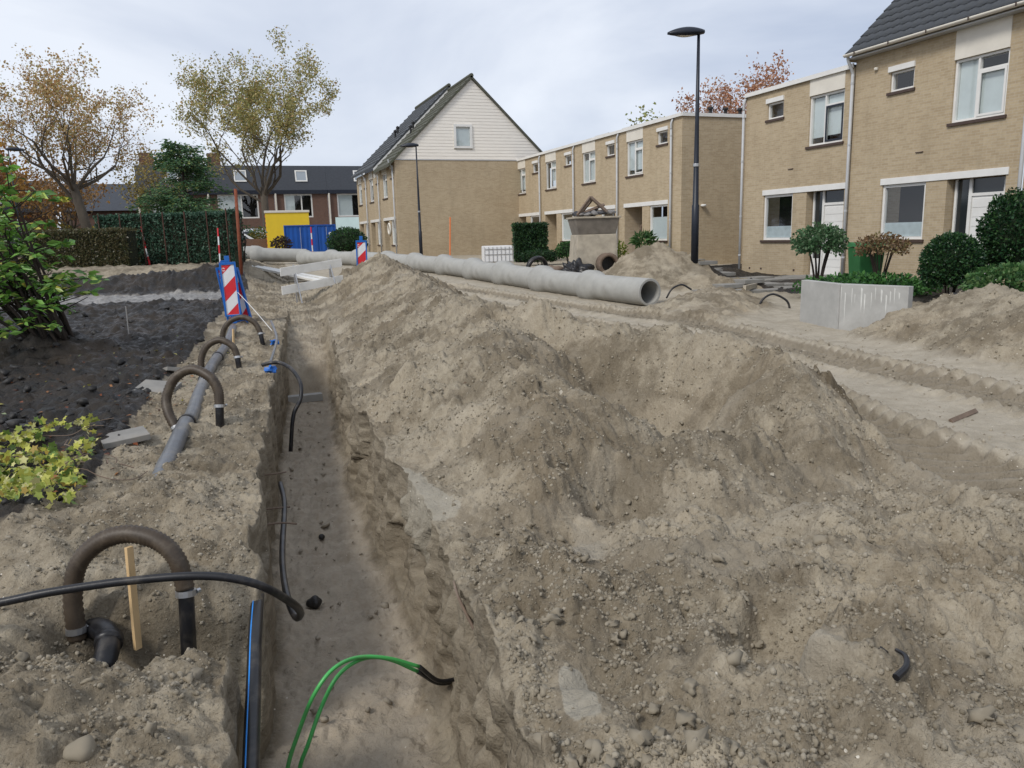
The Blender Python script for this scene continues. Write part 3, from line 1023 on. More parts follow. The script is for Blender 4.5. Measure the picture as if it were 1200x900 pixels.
M['clod'] = clod_mat()
M['clod_plain'] = plain('sandy_clod', (0.27, 0.226, 0.175), 0.95, 0.26, 5, 0.7, 0.01)
M['black_soil'] = plain('black_clod', (0.020, 0.018, 0.016), 0.55, 0.5, 6, 0.6, 0.01)
crumb_field(140000)
clod_field(1100, 1.7, 12.0, 0.009, 0.030, 2, 22, 'loose_clods', 'larger sandy clods lying on the spoil heaps')
clod_field(3600, 5.0, 22.0, 0.008, 0.075, 1, 23, 'soil_lumps', 'lumps of black garden soil beside the trench', True)


# crumbs that fell to the trench floor
def floor_lumps():
    rng = np.random.default_rng(5)
    n = 170
    y = 2.8 + 10 * rng.random(n) ** 1.6
    t = rng.random(n)
    xl_, xr_ = xl_of(y), xr_of(y)
    x = xl_ + 0.12 + t * (xr_ - xl_ - 0.3)
    z = floor_of(x, y, H(x, y))
    s = 0.006 * 5 ** (rng.random(n) ** 2.5)
    tag(scatter_lumps('fallen_crumbs', x, y, z, s, 1, M['clod_damp'], 0.1, 6), 'damp crumbs fallen onto the trench floor', 'soil', kind='stuff')


M['clod_damp'] = plain('damp_clod', (0.30, 0.26, 0.20), 0.85, 0.26, 5, 0.6, 0.01)
floor_lumps()


# ------------------------------------------------------------------ row houses
def holed_wall(mb, s0, s1, z0, z1, holes, rev):
    """front face with real openings and reveals; depth runs inward; holes = [(s0, s1, z0, z1)]"""
    ss = sorted({s0, s1, *[h[0] for h in holes], *[h[1] for h in holes]})
    zs = sorted({z0, z1, *[h[2] for h in holes], *[h[3] for h in holes]})
    for a, b in zip(ss[:-1], ss[1:]):
        for c, d in zip(zs[:-1], zs[1:]):
            ms, mz = (a + b) / 2, (c + d) / 2
            if any(h[0] < ms < h[1] and h[2] < mz < h[3] for h in holes):
                continue
            mb.quad((a, 0, c), (b, 0, c), (b, 0, d), (a, 0, d))
    for a, b, c, d in holes:
        dp = rev
        mb.quad((a, 0, c), (a, dp, c), (a, dp, d), (a, 0, d))
        mb.quad((b, 0, c), (b, dp, c), (b, dp, d), (b, 0, d))
        mb.quad((a, 0, d), (b, 0, d), (b, dp, d), (a, dp, d))
        mb.quad((a, 0, c), (b, 0, c), (b, dp, c), (a, dp, c))


def window(house, T, a, b, c, d, dp=0.09, mull=None, transom=None, blind=None, film=None, sill=True, fw=0.06, frame='white', sash=None):
    """frame bars as one part; pane, blind, film and sill under it"""
    m = MB(T)
    e = 0.003
    m.box(a + e, a + fw, dp - 0.045, dp + 0.05, c + e, d - e)
    m.box(b - fw, b - e, dp - 0.045, dp + 0.05, c + e, d - e)
    m.box(a + fw, b - fw, dp - 0.043, dp + 0.05, c + e, c + fw)
    m.box(a + fw, b - fw, dp - 0.043, dp + 0.05, d - fw, d - e)
    if mull:
        m.box(mull - fw * 0.45, mull + fw * 0.45, dp - 0.041, dp + 0.048, c + fw, d - fw)
    if transom:
        t0, t1, tz = transom
        m.box(t0, t1, dp - 0.039, dp + 0.046, tz - fw * 0.4, tz + fw * 0.4)
    w = m.build('window', M[frame], house)
    if sash:      # an opening casement inside the frame
        s0, s1, z0, z1, sm = sash
        q = MB(T)
        t = 0.05
        q.box(s0, s0 + t, dp - 0.06, dp - 0.042, z0, z1)
        q.box(s1 - t, s1, dp - 0.06, dp - 0.042, z0, z1)
        q.box(s0 + t, s1 - t, dp - 0.06, dp - 0.042, z0, z0 + t)
        q.box(s0 + t, s1 - t, dp - 0.06, dp - 0.042, z1 - t, z1)
        q.build('casement', M[sm], w)
    MB(T).quad((a + fw * 0.5, dp + 0.01, c + fw * 0.5), (b - fw * 0.5, dp + 0.01, c + fw * 0.5), (b - fw * 0.5, dp + 0.01, d - fw * 0.5), (a + fw * 0.5, dp + 0.01, d - fw * 0.5)).build('pane', M['glass'], w)
    MB(T).box(a + 0.01, b - 0.01, dp + 0.55, dp + 0.6, c - 0.02, d + 0.02).build('room_shade', M['room_shade'], w)  # dark sheet painted as the room's shade behind the glass
    if blind:
        for (s0, s1, z0, z1) in blind:
            MB(T).box(s0, s1, dp + 0.055, dp + 0.062, z0, z1).build('blind', M['blind'], w)
    if film:
        MB(T).box(a + fw, b - fw, dp + 0.016, dp + 0.019, film[0], film[1]).build('film', M['film'], w)
    if sill:
        MB(T).box(a - 0.06, b + 0.06, -0.05, dp - 0.046, c - 0.075, c - 0.003).build('sill', M['sill'], w)
    return w


def row_house(X, Yd, dirn, W, z0, o, label, s_min=0.0, roof='flat', group='terraced brick houses', door='white', detail=2, dp_at=0.0, seed=0, top=5.85, parent=None, pipe_mat='zinc', D=0.95):
    """one house of the terrace; s runs along the street from the downpipe, depth runs into the house"""
    rnd = random.Random(seed)
    h = parent or thing('terraced_house', label, 'house', (X, Yd, z0), 0, group)
    zz = -z0

    def T(s, d, z):
        return (d, dirn * s, z + zz)
    sw = (1.1 + o, 1.86 + o, 4.90, 5.40)
    tw = (3.02 + o, 4.42 + o, 3.87, 5.30)
    gw = (1.05 + o, 2.45 + o, 1.12, 2.55)
    rc = (3.06 + o, 4.60 + o, z0 - 0.3, 2.55)
    wall = MB(T)
    holed_wall(wall, s_min, W, z0 - 0.5, top - 0.06, [sw, tw, gw], 0.25) if False else holed_wall(wall, s_min, W, z0 - 0.5, top - 0.06, [sw, tw, gw, rc], 0.25)
    # porch recess: side walls and back wall of brick
    a, b, c, d = rc
    wall.quad((a, 0.25, c), (a, D, c), (a, D, d), (a, 0.25, d))
    wall.quad((b, 0.25, c), (b, D, c), (b, D, d), (b, 0.25, d))
    wall.quad((a, 0.25, d), (b, 0.25, d), (b, D, d), (a, D, d))
    wall.quad((a, D, c), (b, D, c), (b, D, d), (a, D, d))
    wall.build('wall', M['brick'], h)
    # lintel board over window and porch, panel over the tall window, roller box over the small one
    MB(T).box(1.0 + o, 4.66 + o, -0.025, 0.10, 2.553, 2.72).build('lintel', M['white'], h, bevel=0.006)
    MB(T).box(tw[0], tw[1], -0.02, 0.08, 5.303, top - 0.063).build('panel', M['cream'], h, bevel=0.005)
    MB(T).box(sw[0] - 0.05, sw[1] + 0.02, -0.05, 0.08, 5.403, 5.54).build('roller_box', M['white'], h, bevel=0.006)
    window(h, T, *sw, transom=None, blind=None, fw=0.055)
    mul = tw[0] + (0.62 if dirn < 0 else 0.74)
    wide = (mul + 0.03, tw[1] - 0.06)
    if dirn > 0:
        wide = (tw[0] + 0.06, mul - 0.03)
    if seed % 3 == 1:
        bl = [(tw[0] + 0.06, mul - 0.03, 4.1, 5.22), (mul + 0.03, tw[1] - 0.06, 4.12, 5.22)]
    elif seed % 3 == 2:
        bl = [(tw[0] + 0.06, mul - 0.03, 3.92, 5.25), (mul + 0.03, tw[1] - 0.06, 3.92, 4.95)]
    else:
        bl = [(tw[0] + 0.06, mul - 0.03, 4.3, 5.25)]
    window(h, T, *tw, mull=mul, transom=(wide[0], wide[1], 4.96), blind=bl,
           sash=(wide[0] + 0.005, wide[1] - 0.005, 3.935, 4.93, 'dark_frame' if seed == 1 else 'white'))
    window(h, T, *gw, film=(1.2, 1.56) if seed in (1, 2) else None, blind=None if seed in (1, 2) else [(gw[0] + 0.06, gw[1] - 0.06, 1.2, 2.0 + 0.3 * rnd.random())], fw=0.075)
    # front door with its transom and side light at the back of the porch
    dd = D - 0.06
    dz = z0 + 0.06
    d0, d1 = a + 0.52, a + 1.34
    fr = MB(T)
    for p, q in ((a + 0.05, a + 0.11), (a + 0.44, d0), (d1, d1 + 0.07)):
        fr.box(p, q, dd - 0.06, dd + 0.04, dz, d - 0.005)
    fr.box(a + 0.11, a + 0.44, dd - 0.057, dd + 0.04, dz, dz + 0.5)
    fr.box(d0, d1, dd - 0.057, dd + 0.04, 2.13, 2.2)
    frame = fr.build('door_frame', M['white'], h)
    MB(T).box(a + 0.11, a + 0.44, dd - 0.02, dd - 0.012, dz + 0.5, d - 0.02).build('pane', M['car_glass'], frame)
    MB(T).box(d0, d1, dd - 0.02, dd - 0.012, 2.2, d - 0.02).build('pane', M['car_glass'], frame)
    MB(T).box(d1 + 0.07, b - 0.002, dd - 0.02, dd - 0.012, 1.0, d - 0.02).build('pane', M['car_glass'], frame)
    dm = {'white': M['white'], 'blue': M['blue_door'], 'cream': M['cream']}[door]
    dr = MB(T).box(d0 + 0.004, d1 - 0.004, dd - 0.028, dd + 0.02, dz + 0.01, 2.126).build('door', dm, h)
    if detail > 1:
        k = 9
        hh = (2.10 - dz - 0.05) / k
        for i in range(k):
            MB(T).box(d0 + 0.03, d1 - 0.03, dd - 0.040, dd - 0.029, dz + 0.035 + i * hh, dz + 0.035 + (i + 1) * hh - 0.012).build('plank', dm, dr, bevel=0.003)
    MB(T).box(d1 - 0.13, d1 - 0.09, dd - 0.075, dd - 0.041, 1.1, 1.24).build('handle', M['alu'], dr)
    MB(T).box(a - 0.02, b + 0.02, -0.05, D - 0.01, z0 - 0.05, z0 + 0.055).build('doorstep', M['concrete'], h)
    # downpipe with swan neck and brackets
    sd = dp_at
    m = MB(T)
    m.tube(smooth_path([(sd, -0.02, top - 0.1), (sd, -0.10, top - 0.28), (sd, -0.10, top - 0.5)], 4) if roof == 'flat' else smooth_path([(sd + 0.0, -0.30, top - 0.02), (sd, -0.28, top - 0.16), (sd, -0.11, top - 0.45), (sd, -0.10, top - 0.6)], 4), 0.042, 10)
    m.tube([(sd, -0.10, top - 0.5), (sd, -0.10, z0 - 0.1)], 0.042, 10)
    dpn = m.build('downpipe', M[pipe_mat], h, smooth=True)
    for z in (top - 0.75, 3.7, 1.9, 0.6 + z0):
        MB(T).tube([(sd, -0.10, z), (sd, -0.10, z + 0.05)], 0.05, 10).build('bracket', M[pipe_mat], dpn)
    if roof == 'flat':
        MB(T).box(s_min - 0.02 if s_min < 0 else 0.0, W, -0.05, 9.0, top - 0.06, top).build('roof', M['bitumen'], h)
        MB(T).box(s_min - 0.03 if s_min < 0 else 0.003, W - 0.003, -0.09, -0.05, top - 0.09, top + 0.035).build('roof_edge', M['white'], h)
        if detail > 1:
            q = MB(T)
            for i in range(int(W / 0.12)):
                pass
    return h, T


# --- the two houses beyond the concrete box, and the next one along
HX = 16.70
h1, T1 = row_house(HX, 22.47, -1, 4.77, 0.0, 0.0, 'flat roofed brick house with dark framed casement, beside the tiled roof house', group='brick houses behind the front gardens', seed=1, D=0.34)
# its side wall towards the alley
sw_ = MB(T1)
sw_.quad((0, 0, -0.5), (0, 9, -0.5), (0, 9, 5.79), (0, 0, 5.79))
sw_.build('side_wall', M['brick'], h1)
MB(T1).box(-0.05, -0.003, -0.05, 9, 5.76, 5.885).build('roof_edge', M['white'], h1)
m = MB(T1)
for i in range(8):
    m.tube([(-0.03 - 0.25, 0.3, 0.95 + i * 0.13), (-0.03, 0.3, 1.15 + i * 0.13)], 0.012, 5)
m.build('trellis', M['debris'], h1)
h2, T2 = row_house(HX, 17.68, -1, 5.10, 0.0, 0.12, 'brick house with dark tiled pitched roof behind the clipped shrubs', roof='tile', group='brick houses behind the front gardens', seed=2, top=6.08, D=0.34)
h3, T3 = row_house(HX, 12.55, -1, 5.10, 0.0, 0.12, 'brick house adjoining the tiled roof house past its second downpipe', roof='tile', group='brick houses behind the front gardens', seed=3, top=6.08, D=0.34)


def tile_mesh():
    """one double-roll roof tile, 0.30 wide, 0.36 long, nose turned down"""
    n = 8
    v, f = [], []
    for j, (y, dz) in enumerate(((0.0, 0.03), (0.40, 0.0))):
        for i in range(n + 1):
            u = i / n
            z = 0.028 * max(0.0, math.sin(u * math.pi * 2.0 - 0.6)) ** 0.7 + (0.012 if u < 0.12 else 0)
            v.append((u * 0.305, y, z + dz))
    for i in range(n + 1):
        v.append((v[i][0], 0.0, v[i][2] - 0.032))
    for i in range(n):
        f.append((i, i + 1, n + 2 + i, n + 1 + i))
        f.append((2 * n + 2 + i, 2 * n + 3 + i, i + 1, i))
    me = bpy.data.meshes.new('tile')
    me.from_pydata(v, [], f)
    me.materials.append(M['roof_tile'])
    me.polygons.foreach_set('use_smooth', np.ones(len(f), bool))
    return me


TILE = tile_mesh()


def pitched_front(h, T, W, s0, top, as_objects, pitch=R(43)):
    rf = MB(T)
    L0 = 6.2
    cy, sy = math.cos(pitch), math.sin(pitch)
    rf.quad((s0, -0.32, top - 0.05), (W, -0.32, top - 0.05), (W, -0.32 + L0 * cy, top - 0.05 + L0 * sy), (s0, -0.32 + L0 * cy, top - 0.05 + L0 * sy))
    rf.quad((s0, -0.32 + L0 * cy, top - 0.05 + L0 * sy), (W, -0.32 + L0 * cy, top - 0.05 + L0 * sy), (W, -0.32 + 2 * L0 * cy, top - 0.05), (s0, -0.32 + 2 * L0 * cy, top - 0.05))
    roof = rf.build('roof', M['bitumen'], h)
    cols, rows = int((W - s0) / 0.30), 17
    rnd = random.Random(3)
    vs, fs = [], []
    cov = 0.345
    for r in range(rows):
        for c in range(cols + 1):
            s = s0 + c * 0.30
            dd = -0.34 + r * cov * cy
            z = top + 0.0 + r * cov * sy
            jit = rnd.uniform(-0.004, 0.004)
            # local axes: along street, up the slope, normal
            ex = Vector(T(1, 0, 0)) - Vector(T(0, 0, 0))
            ey = (Vector(T(0, 1, 0)) - Vector(T(0, 0, 0))) * cy + Vector((0, 0, sy))
            ez = Vector((0, 0, cy)) - (Vector(T(0, 1, 0)) - Vector(T(0, 0, 0))) * sy
            p = Vector(T(s, dd, z + jit))
            if as_objects and r < 15:
                o = bpy.data.objects.new('roof_tile', TILE)
                COL.objects.link(o)
                o.parent = roof
                mt = Matrix((ex, ey, ez)).transposed().to_4x4()
                mt.translation = p
                o.matrix_local = mt
            else:
                n0 = len(vs)
                for q in TILE.vertices:
                    vs.append(tuple(p + ex * q.co.x + ey * q.co.y + ez * q.co.z))
                fs += [tuple(i + n0 for i in f.vertices) for f in TILE.polygons]
    if vs:
        me = bpy.data.meshes.new('tile_field')
        me.from_pydata(vs, [], fs)
        me.polygons.foreach_set('use_smooth', np.ones(len(fs), bool))
        tag(link('tile_field', me, M['roof_tile'], roof), kind='stuff')
    # gutter, fascia
    g = MB(T)
    pr = [(0.07 * math.cos(a), 0.07 * math.sin(a)) for a in [math.pi + i * math.pi / 8 for i in range(9)]]
    vs, fs = [], []
    for i, s in enumerate((s0, W)):
        vs += [(s, -0.36 + x, top - 0.0 + z) for x, z in pr] + [(s, -0.36 + x * 0.86, top + z * 0.86) for x, z in pr]
    k = 18
    for i in range(8):
        fs += [(i, i + 1, k + i + 1, k + i), (9 + i, 10 + i, k + 10 + i, k + 9 + i)]
    fs += [(0, 9, k + 9, k), (8, 17, k + 17, k + 8)]
    g.add(vs, fs)
    gt = g.build('gutter', M['cream'], h, smooth=True)
    for i in range(5):
        s = s0 + 0.4 + i * (W - s0 - 0.6) / 4
        MB(T).box(s, s + 0.03, -0.445, -0.435, top - 0.07, top + 0.01).build('gutter_joint', M['sill'], gt)
    MB(T).box(s0, W, -0.28, -0.02, top - 0.12, top - 0.085).build('soffit', M['zinc'], h)
    return roof


rf2 = pitched_front(h2, T2, 5.10, -0.06, 6.08, True)
rf3 = pitched_front(h3, T3, 5.10, 0.06, 6.08, False)
# gable triangle over the flat roofed neighbour
L0, pt = 6.2, R(43)
MB(T2).quad((-0.03, -0.3, 5.9), (-0.03, -0.32 + L0 * math.cos(pt), 6.0 + L0 * math.sin(pt)), (-0.03, -0.3 + 2 * L0 * math.cos(pt), 5.9)).build('gable', M['brick'], h2)
# skylight low on the tiled slope
cy, sy = math.cos(pt), math.sin(pt)


def skylight(T, roof, s0, s1, l0, l1, top, off=0.10):
    def P(s, l, n):
        return (s, -0.32 + l * cy - n * sy, top - 0.05 + l * sy + n * cy)
    m = MB(T)
    for a, b, c, d in ((s0, s1, l0, l0 + 0.07), (s0, s1, l1 - 0.07, l1), (s0, s0 + 0.07, l0 + 0.07, l1 - 0.07), (s1 - 0.07, s1, l0 + 0.07, l1 - 0.07)):
        vs = [P(a, c, 0.02), P(b, c, 0.02), P(b, d, 0.02), P(a, d, 0.02), P(a, c, off), P(b, c, off), P(b, d, off), P(a, d, off)]
        m.add(vs, [(0, 3, 2, 1), (4, 5, 6, 7), (0, 1, 5, 4), (1, 2, 6, 5), (2, 3, 7, 6), (3, 0, 4, 7)])
    w = m.build('skylight', M['zinc'], roof)
    MB(T).quad(P(s0 + 0.07, l0 + 0.07, off - 0.02), P(s1 - 0.07, l0 + 0.07, off - 0.02), P(s1 - 0.07, l1 - 0.07, off - 0.02), P(s0 + 0.07, l1 - 0.07, off - 0.02)).build('skylight_pane', M['skyglass'], roof)


M['skyglass'] = plain('skylight_glass', (0.30, 0.34, 0.38), 0.08, 0.05, 2, 0.0, spec=0.8)
skylight(T2, rf2, 1.75, 2.9, 2.05, 3.2, 6.08, 0.16)
# wall lamp and vent details on the near facade
MB(T2).lathe([(0.0, 0), (0.05, 0.0), (0.06, 0.03), (0.05, 0.07), (0.0, 0.08)], 10).build('wall_vent', M['cream'], h2).location = (-0.03, -0.75, 5.55)
for T, h in ((T1, h1), (T2, h2)):
    MB(T).box(2.2, 2.42, -0.03, -0.002, 3.28, 3.30).build('anchor', M['sill'], h)
    for s in (0.4, 1.0, 2.6):
        MB(T).box(s, s + 0.07, -0.012, 0.0, 0.16, 0.22).build('vent_grille', M['sill'], h)

# --- the terrace beyond the alley
MIDY = [26.98, 31.44, 36.08, 40.53]
mids = []
MLAB = ['flat roofed end house at the alley with a lilac door and porch wreath',
        'flat roofed house behind the old concrete chamber, two doors from the gable wall corner',
        'flat roofed house with the small clipped tree before its porch',
        'flat roofed house of the terrace built against the plank clad gable house']
for i, y in enumerate(MIDY):
    W = (MIDY[i + 1] - y) if i < 3 else 44.03 - y
    hh, TT = row_house(HX, y, 1, W, 0.14, -0.68, MLAB[i], s_min=-0.63 if i == 0 else 0.0, group='flat roofed terrace beyond the alley', door='blue' if i == 0 else 'cream', detail=1, seed=i + 4, dp_at=0.0)
    mids.append((hh, TT))
h4, T4 = mids[0]
m = MB(T4)
m.quad((-0.63, 0, -0.4), (-0.63, 9, -0.4), (-0.63, 9, 5.79), (-0.63, 0, 5.79))
m.build('side_wall', M['brick'], h4)
MB(T4).box(-0.69, -0.633, -0.05, 9, 5.76, 5.885).build('roof_edge', M['white'], h4)
lm = MB(T4)
lm.lathe([(0.0, 0.0), (0.09, 0.0), (0.12, -0.05), (0.05, -0.1), (0.0, -0.1)], 12)
lamp_w = lm.build('wall_lamp', M['white'], h4, smooth=True)
lamp_w.location = Vector((0.95, -0.72, 2.62 - 0.14))
for k in range(3):       # roof vents on the end house
    m = MB(T4)
    m.lathe([(0.07, 5.85), (0.07, 6.1), (0.12, 6.1), (0.12, 6.18), (0.0, 6.2)], 10)
    o = m.build('roof_vent', M['black_rubber'], h4)
    o.location = Vector((1.5 + 0.7 * k, -0.25 + 0.02 * k, 0))
for i, s in ((1, 0.4), (1, 2.6), (2, 1.0)):   # roof lanterns
    hh, TT = mids[i]
    m = MB(TT)
    m.add([(s, 0.9, 5.86), (s + 1.5, 0.9, 5.86), (s + 1.5, 2.6, 5.86), (s, 2.6, 5.86), (s, 2.4, 6.5), (s + 1.5, 2.4, 6.5)],
          [(0, 1, 5, 4), (0, 4, 3), (1, 2, 5), (3, 4, 5, 2), (0, 3, 2, 1)])
    lt = m.build('roof_lantern', M['bitumen'], hh)
    MB(TT).box(s - 0.02, s + 1.52, 2.36, 2.46, 6.45, 6.56).build('ridge_cap', M['white'], lt)
    q = MB(TT)
    q.quad((s + 0.1, 0.98, 5.95), (s + 1.4, 0.98, 5.95), (s + 1.4, 2.3, 6.45), (s + 0.1, 2.3, 6.45))
    q.build('pane', M['skyglass'], lt)

# --- gable house closing the view, ridge along the street
GX0, GX1, GY = 9.31, 18.63, 44.05
EZ, AZ, AXg = 5.80, 10.25, 13.97
LLAB = ['plank clad gable end house with mossy roof closing the view', 'pitched roof house next behind the plank clad gable end house', 'pitched roof house at the far end of the row behind the gable end house']
gy = [GY, GY + 4.55, GY + 9.0, GY + 13.4]
LIFT = [0.0, 0.3, 0.3]
for i in range(3):
    hh, TT = row_house(GX0, gy[i], 1, gy[i + 1] - gy[i], 0.45, -0.62, LLAB[i], group='pitched roof row beside the gable wall', door='cream', detail=1, seed=i + 8, dp_at=0.22, roof='tile', top=5.86)
    y0, y1 = 0.0, gy[i + 1] - gy[i]
    lf = LIFT[i]
    if i == 0:
        m = MB()
        w_ = GX1 - GX0
        m.quad((0, 0, -0.8), (w_, 0, -0.8), (w_, 0, EZ - 0.45), (0, 0, EZ - 0.45))
        m.build('gable_wall', M['brick'], hh)
        MB().box(-0.02, w_ + 0.02, -0.03, 0.06, EZ - 0.45, EZ - 0.40).build('drip_board', M['zinc'], hh)
        # planks, one by one, cut to the slope
        wn_ = (3.50, 4.60, 6.46 - 0.45, 7.78 - 0.45)
        zb = EZ - 0.395
        ax, top_ = AXg - GX0, AZ - 0.45
        nP = 25
        ph = (top_ - zb) / nP
        for k in range(nP):
            za, zc = zb + k * ph, zb + (k + 1) * ph - 0.005

            def half(z):
                return (top_ - z) / (top_ - zb) * (ax)
            xa0, xa1 = ax - half(za), ax + half(za)
            xc0, xc1 = ax - half(zc), ax + half(zc)
            spans = [((xa0, xc0), (xa1, xc1))]
            if zc > wn_[2] and za < wn_[3]:
                spans = [((xa0, xc0), (wn_[0], wn_[0])), ((wn_[1], wn_[1]), (xa1, xc1))]
            for (l0, l1), (r0, r1) in spans:
                MB().add([(l0, -0.026, za), (r0, -0.026, za), (r0, 0.03, za), (l0, 0.03, za), (l1, -0.016, zc), (r1, -0.016, zc), (r1, 0.03, zc), (l1, 0.03, zc)],
                         [(0, 3, 2, 1), (4, 5, 6, 7), (0, 1, 5, 4), (1, 2, 6, 5), (2, 3, 7, 6), (3, 0, 4, 7)]).build('plank', M['plank'], hh)
        m = MB()
        m.quad((0, 0.04, zb), (2 * ax, 0.04, zb), (ax, 0.04, top_))
        m.build('backing', M['cream'], hh)
        Tg = lambda s, d, z: (s, d, z)
        window(hh, Tg, wn_[0] + 0.002, wn_[1] - 0.002, wn_[2], wn_[3], dp=-0.05, sill=False, fw=0.13, blind=[(wn_[0] + 0.1, wn_[1] - 0.1, wn_[2] + 0.15, wn_[3] - 0.25)])
    # roof slabs
    ax = AXg - GX0
    ez, az = EZ - 0.45 + lf - 0.12, AZ - 0.45 + lf + 0.03
    ov = 0.38
    k = (az - ez) / ax
    ya = -0.14 if i == 0 else 0.0
    m = MB()
    th = 0.16
    for sx in (-1, 1):
        xe = ax + sx * (ax + ov)
        ze = ez - k * ov + 0.12
        a3 = [(ax, ya, az), (xe, ya, ze), (xe, y1, ze), (ax, y1, az), (ax, ya, az + th), (xe, ya, ze + th), (xe, y1, ze + th), (ax, y1, az + th)]
        m.add(a3, [(0, 3, 2, 1), (4, 5, 6, 7), (0, 1, 5, 4), (1, 2, 6, 5), (2, 3, 7, 6), (3, 0, 4, 7)])
    roof = m.build('roof', M['moss_tile'] if i == 0 else M['roof_tile'], hh)
    if i == 1:
        m = MB()
        for sx in (-1, 1):
            xe = ax + sx * (ax + ov)
            ze = ez - k * ov + 0.12
            m.quad((ax, -0.004, az), (xe, -0.004, ze), (xe, -0.004, ze - 0.62), (ax, -0.004, az - 0.62))
        m.build('raised_gable', M['white'], hh)
    for j, yv in enumerate((y1 - 0.5, y1 - 1.3) if i < 2 else ()):
        m = MB()
        xx = ax - (ax + ov) * (0.50 + 0.07 * j)
        zz_ = az - k * (ax - xx) + th
        m.lathe([(0.06, -0.15), (0.06, 0.36), (0.11, 0.37), (0.11, 0.48), (0.04, 0.54), (0.0, 0.54)], 10)
        o = m.build('flue', M['black_rubber'], roof, smooth=False)
        o.location = (xx, yv, zz_)
    # ridge tiles
    m = MB()
    m.tube([(ax, ya, az + th), (ax, y1, az + th)], 0.13, 8)
    m.build('ridge', M['moss_tile'], roof)
    # tile battens seen as courses on the slope
    for sx in (-1,):
        for r in range(1, 16):
            t = r / 16
            xe = ax + sx * (ax + ov) * t
            ze = az - k * (ax + ov) * t + th + 0.13 * 0
            z_ = az + (ez - k * ov + 0.12 - az) * t + th
            MB().box(xe - 0.03, xe + 0.03, ya - 0.002, y1, z_ - 0.02, z_ + 0.035).build('tile_course', M['moss_tile'] if i == 0 else M['roof_tile'], roof)
# round wreath on the front of the gable house and one in the lilac door's porch
for nm, loc, lab, r in (('door_wreath', (GX0 - 0.06, GY + 2.15, 2.05), 'round pale wreath beside the gable house porch', 0.3), ('porch_wreath', (HX + 0.55, 30.2, 1.55), 'dark round twig wreath hung in the porch with the lilac door', 0.24)):
    m = MB()
    m.lathe([(r + 0.07 * math.cos(a), 0.06 * math.sin(a)) for a in [i * math.pi / 4 for i in range(8)]], 20, 'x', True)
    o = m.build(nm, M['debris'] if nm[0] == 'p' else M['cream'], None, smooth=True)
    o.location = loc
    tag(o, lab, 'wreath')

# --- far row across the end of the street
FY = 80.0


def far_house(x0, x1, label, brick, col, seed, top=8.75, mans=6.35, win=True, chimney=False, panel=None):
    h = thing('far_house', label, 'house', (x0, FY, 0.5), 0, 'houses across the end of the street')
    w = x1 - x0
    zz = 0.5

    def T(s, d, z):
        return (s, d, z - zz)
    rnd = random.Random(seed)
    holes, kinds = [], []
    if win:
        holes = [(0.9, w - 1.5, 3.75, 6.0), (0.8, w - 1.9, 0.9, 2.6)]
    wl_ = MB(T)
    holed_wall(wl_, 0, w, -0.5, mans, holes, 0.2)
    wl_.build('wall', M[brick], h)
    for j, (a, b, c, d) in enumerate(holes):
        window(h, T, a, b, c, d, mull=(a + b) / 2 + 0.3, fw=0.13, sill=False, blind=[(a + 0.1, a + (b - a) * (0.3 + 0.3 * rnd.random()), c + 0.1, d - 0.1)] if j == 0 else None)
    if panel:
        MB(T).add([(0.6, -0.35, 2.5), (w - 1.0, -0.35, 2.5), (w - 1.0, -0.02, 3.7), (0.6, -0.02, 3.7), (0.6, -0.02, 2.5), (w - 1.0, -0.02, 2.5)], [(0, 1, 2, 3), (0, 3, 4), (1, 5, 2), (0, 4, 5, 1)]).build('canopy', M[panel], h)
    # mansard storey of dark slates
    m = MB(T)
    m.add([(0, -0.12, mans), (w, -0.12, mans), (w, 0.75, top), (0, 0.75, top), (0, 9, mans), (w, 9, mans), (w, 8.2, top), (0, 8.2, top)],
          [(0, 1, 2, 3), (3, 2, 6, 7), (4, 7, 6, 5), (0, 3, 7, 4), (1, 5, 6, 2)])
    rf = m.build('roof', M['slate'], h)
    MB(T).box(0.01, w - 0.01, -0.2, -0.125, mans - 0.35, mans + 0.02).build('fascia', M['dark_frame'], h)
    k = (top - mans) / 0.87
    a, b, c, d = w * 0.42, w * 0.42 + 1.15, mans + 0.85, mans + 1.95

    def S(s, z, off):
        return (s, -0.12 + (z - mans) / k - off, z)
    m = MB(T)
    for p, q, r_, t in ((a, b, c, c + 0.12), (a, b, d - 0.12, d), (a, a + 0.12, c + 0.12, d - 0.12), (b - 0.12, b, c + 0.12, d - 0.12)):
        m.add([S(p, r_, 0.0), S(q, r_, 0.0), S(q, t, 0.0), S(p, t, 0.0), S(p, r_, 0.08), S(q, r_, 0.08), S(q, t, 0.08), S(p, t, 0.08)],
              [(0, 3, 2, 1), (4, 5, 6, 7), (0, 1, 5, 4), (1, 2, 6, 5), (2, 3, 7, 6), (3, 0, 4, 7)])
    sk = m.build('dormer_window', M['white'], rf)
    MB(T).quad(S(a + 0.1, c + 0.1, 0.04), S(b - 0.1, c + 0.1, 0.04), S(b - 0.1, d - 0.1, 0.04), S(a + 0.1, d - 0.1, 0.04)).build('pane', M['skyglass'], rf)
    if chimney:
        MB(T).box(0.3, 1.5, 2.5, 3.4, top - 0.3, top + 1.3).build('chimney', M['brick_red'], rf)
    MB(T).tube([(0.12, -0.16, mans - 0.3), (0.12, -0.16, 0.2)], 0.09, 6).build('downpipe', M['cream'], h)
    return h


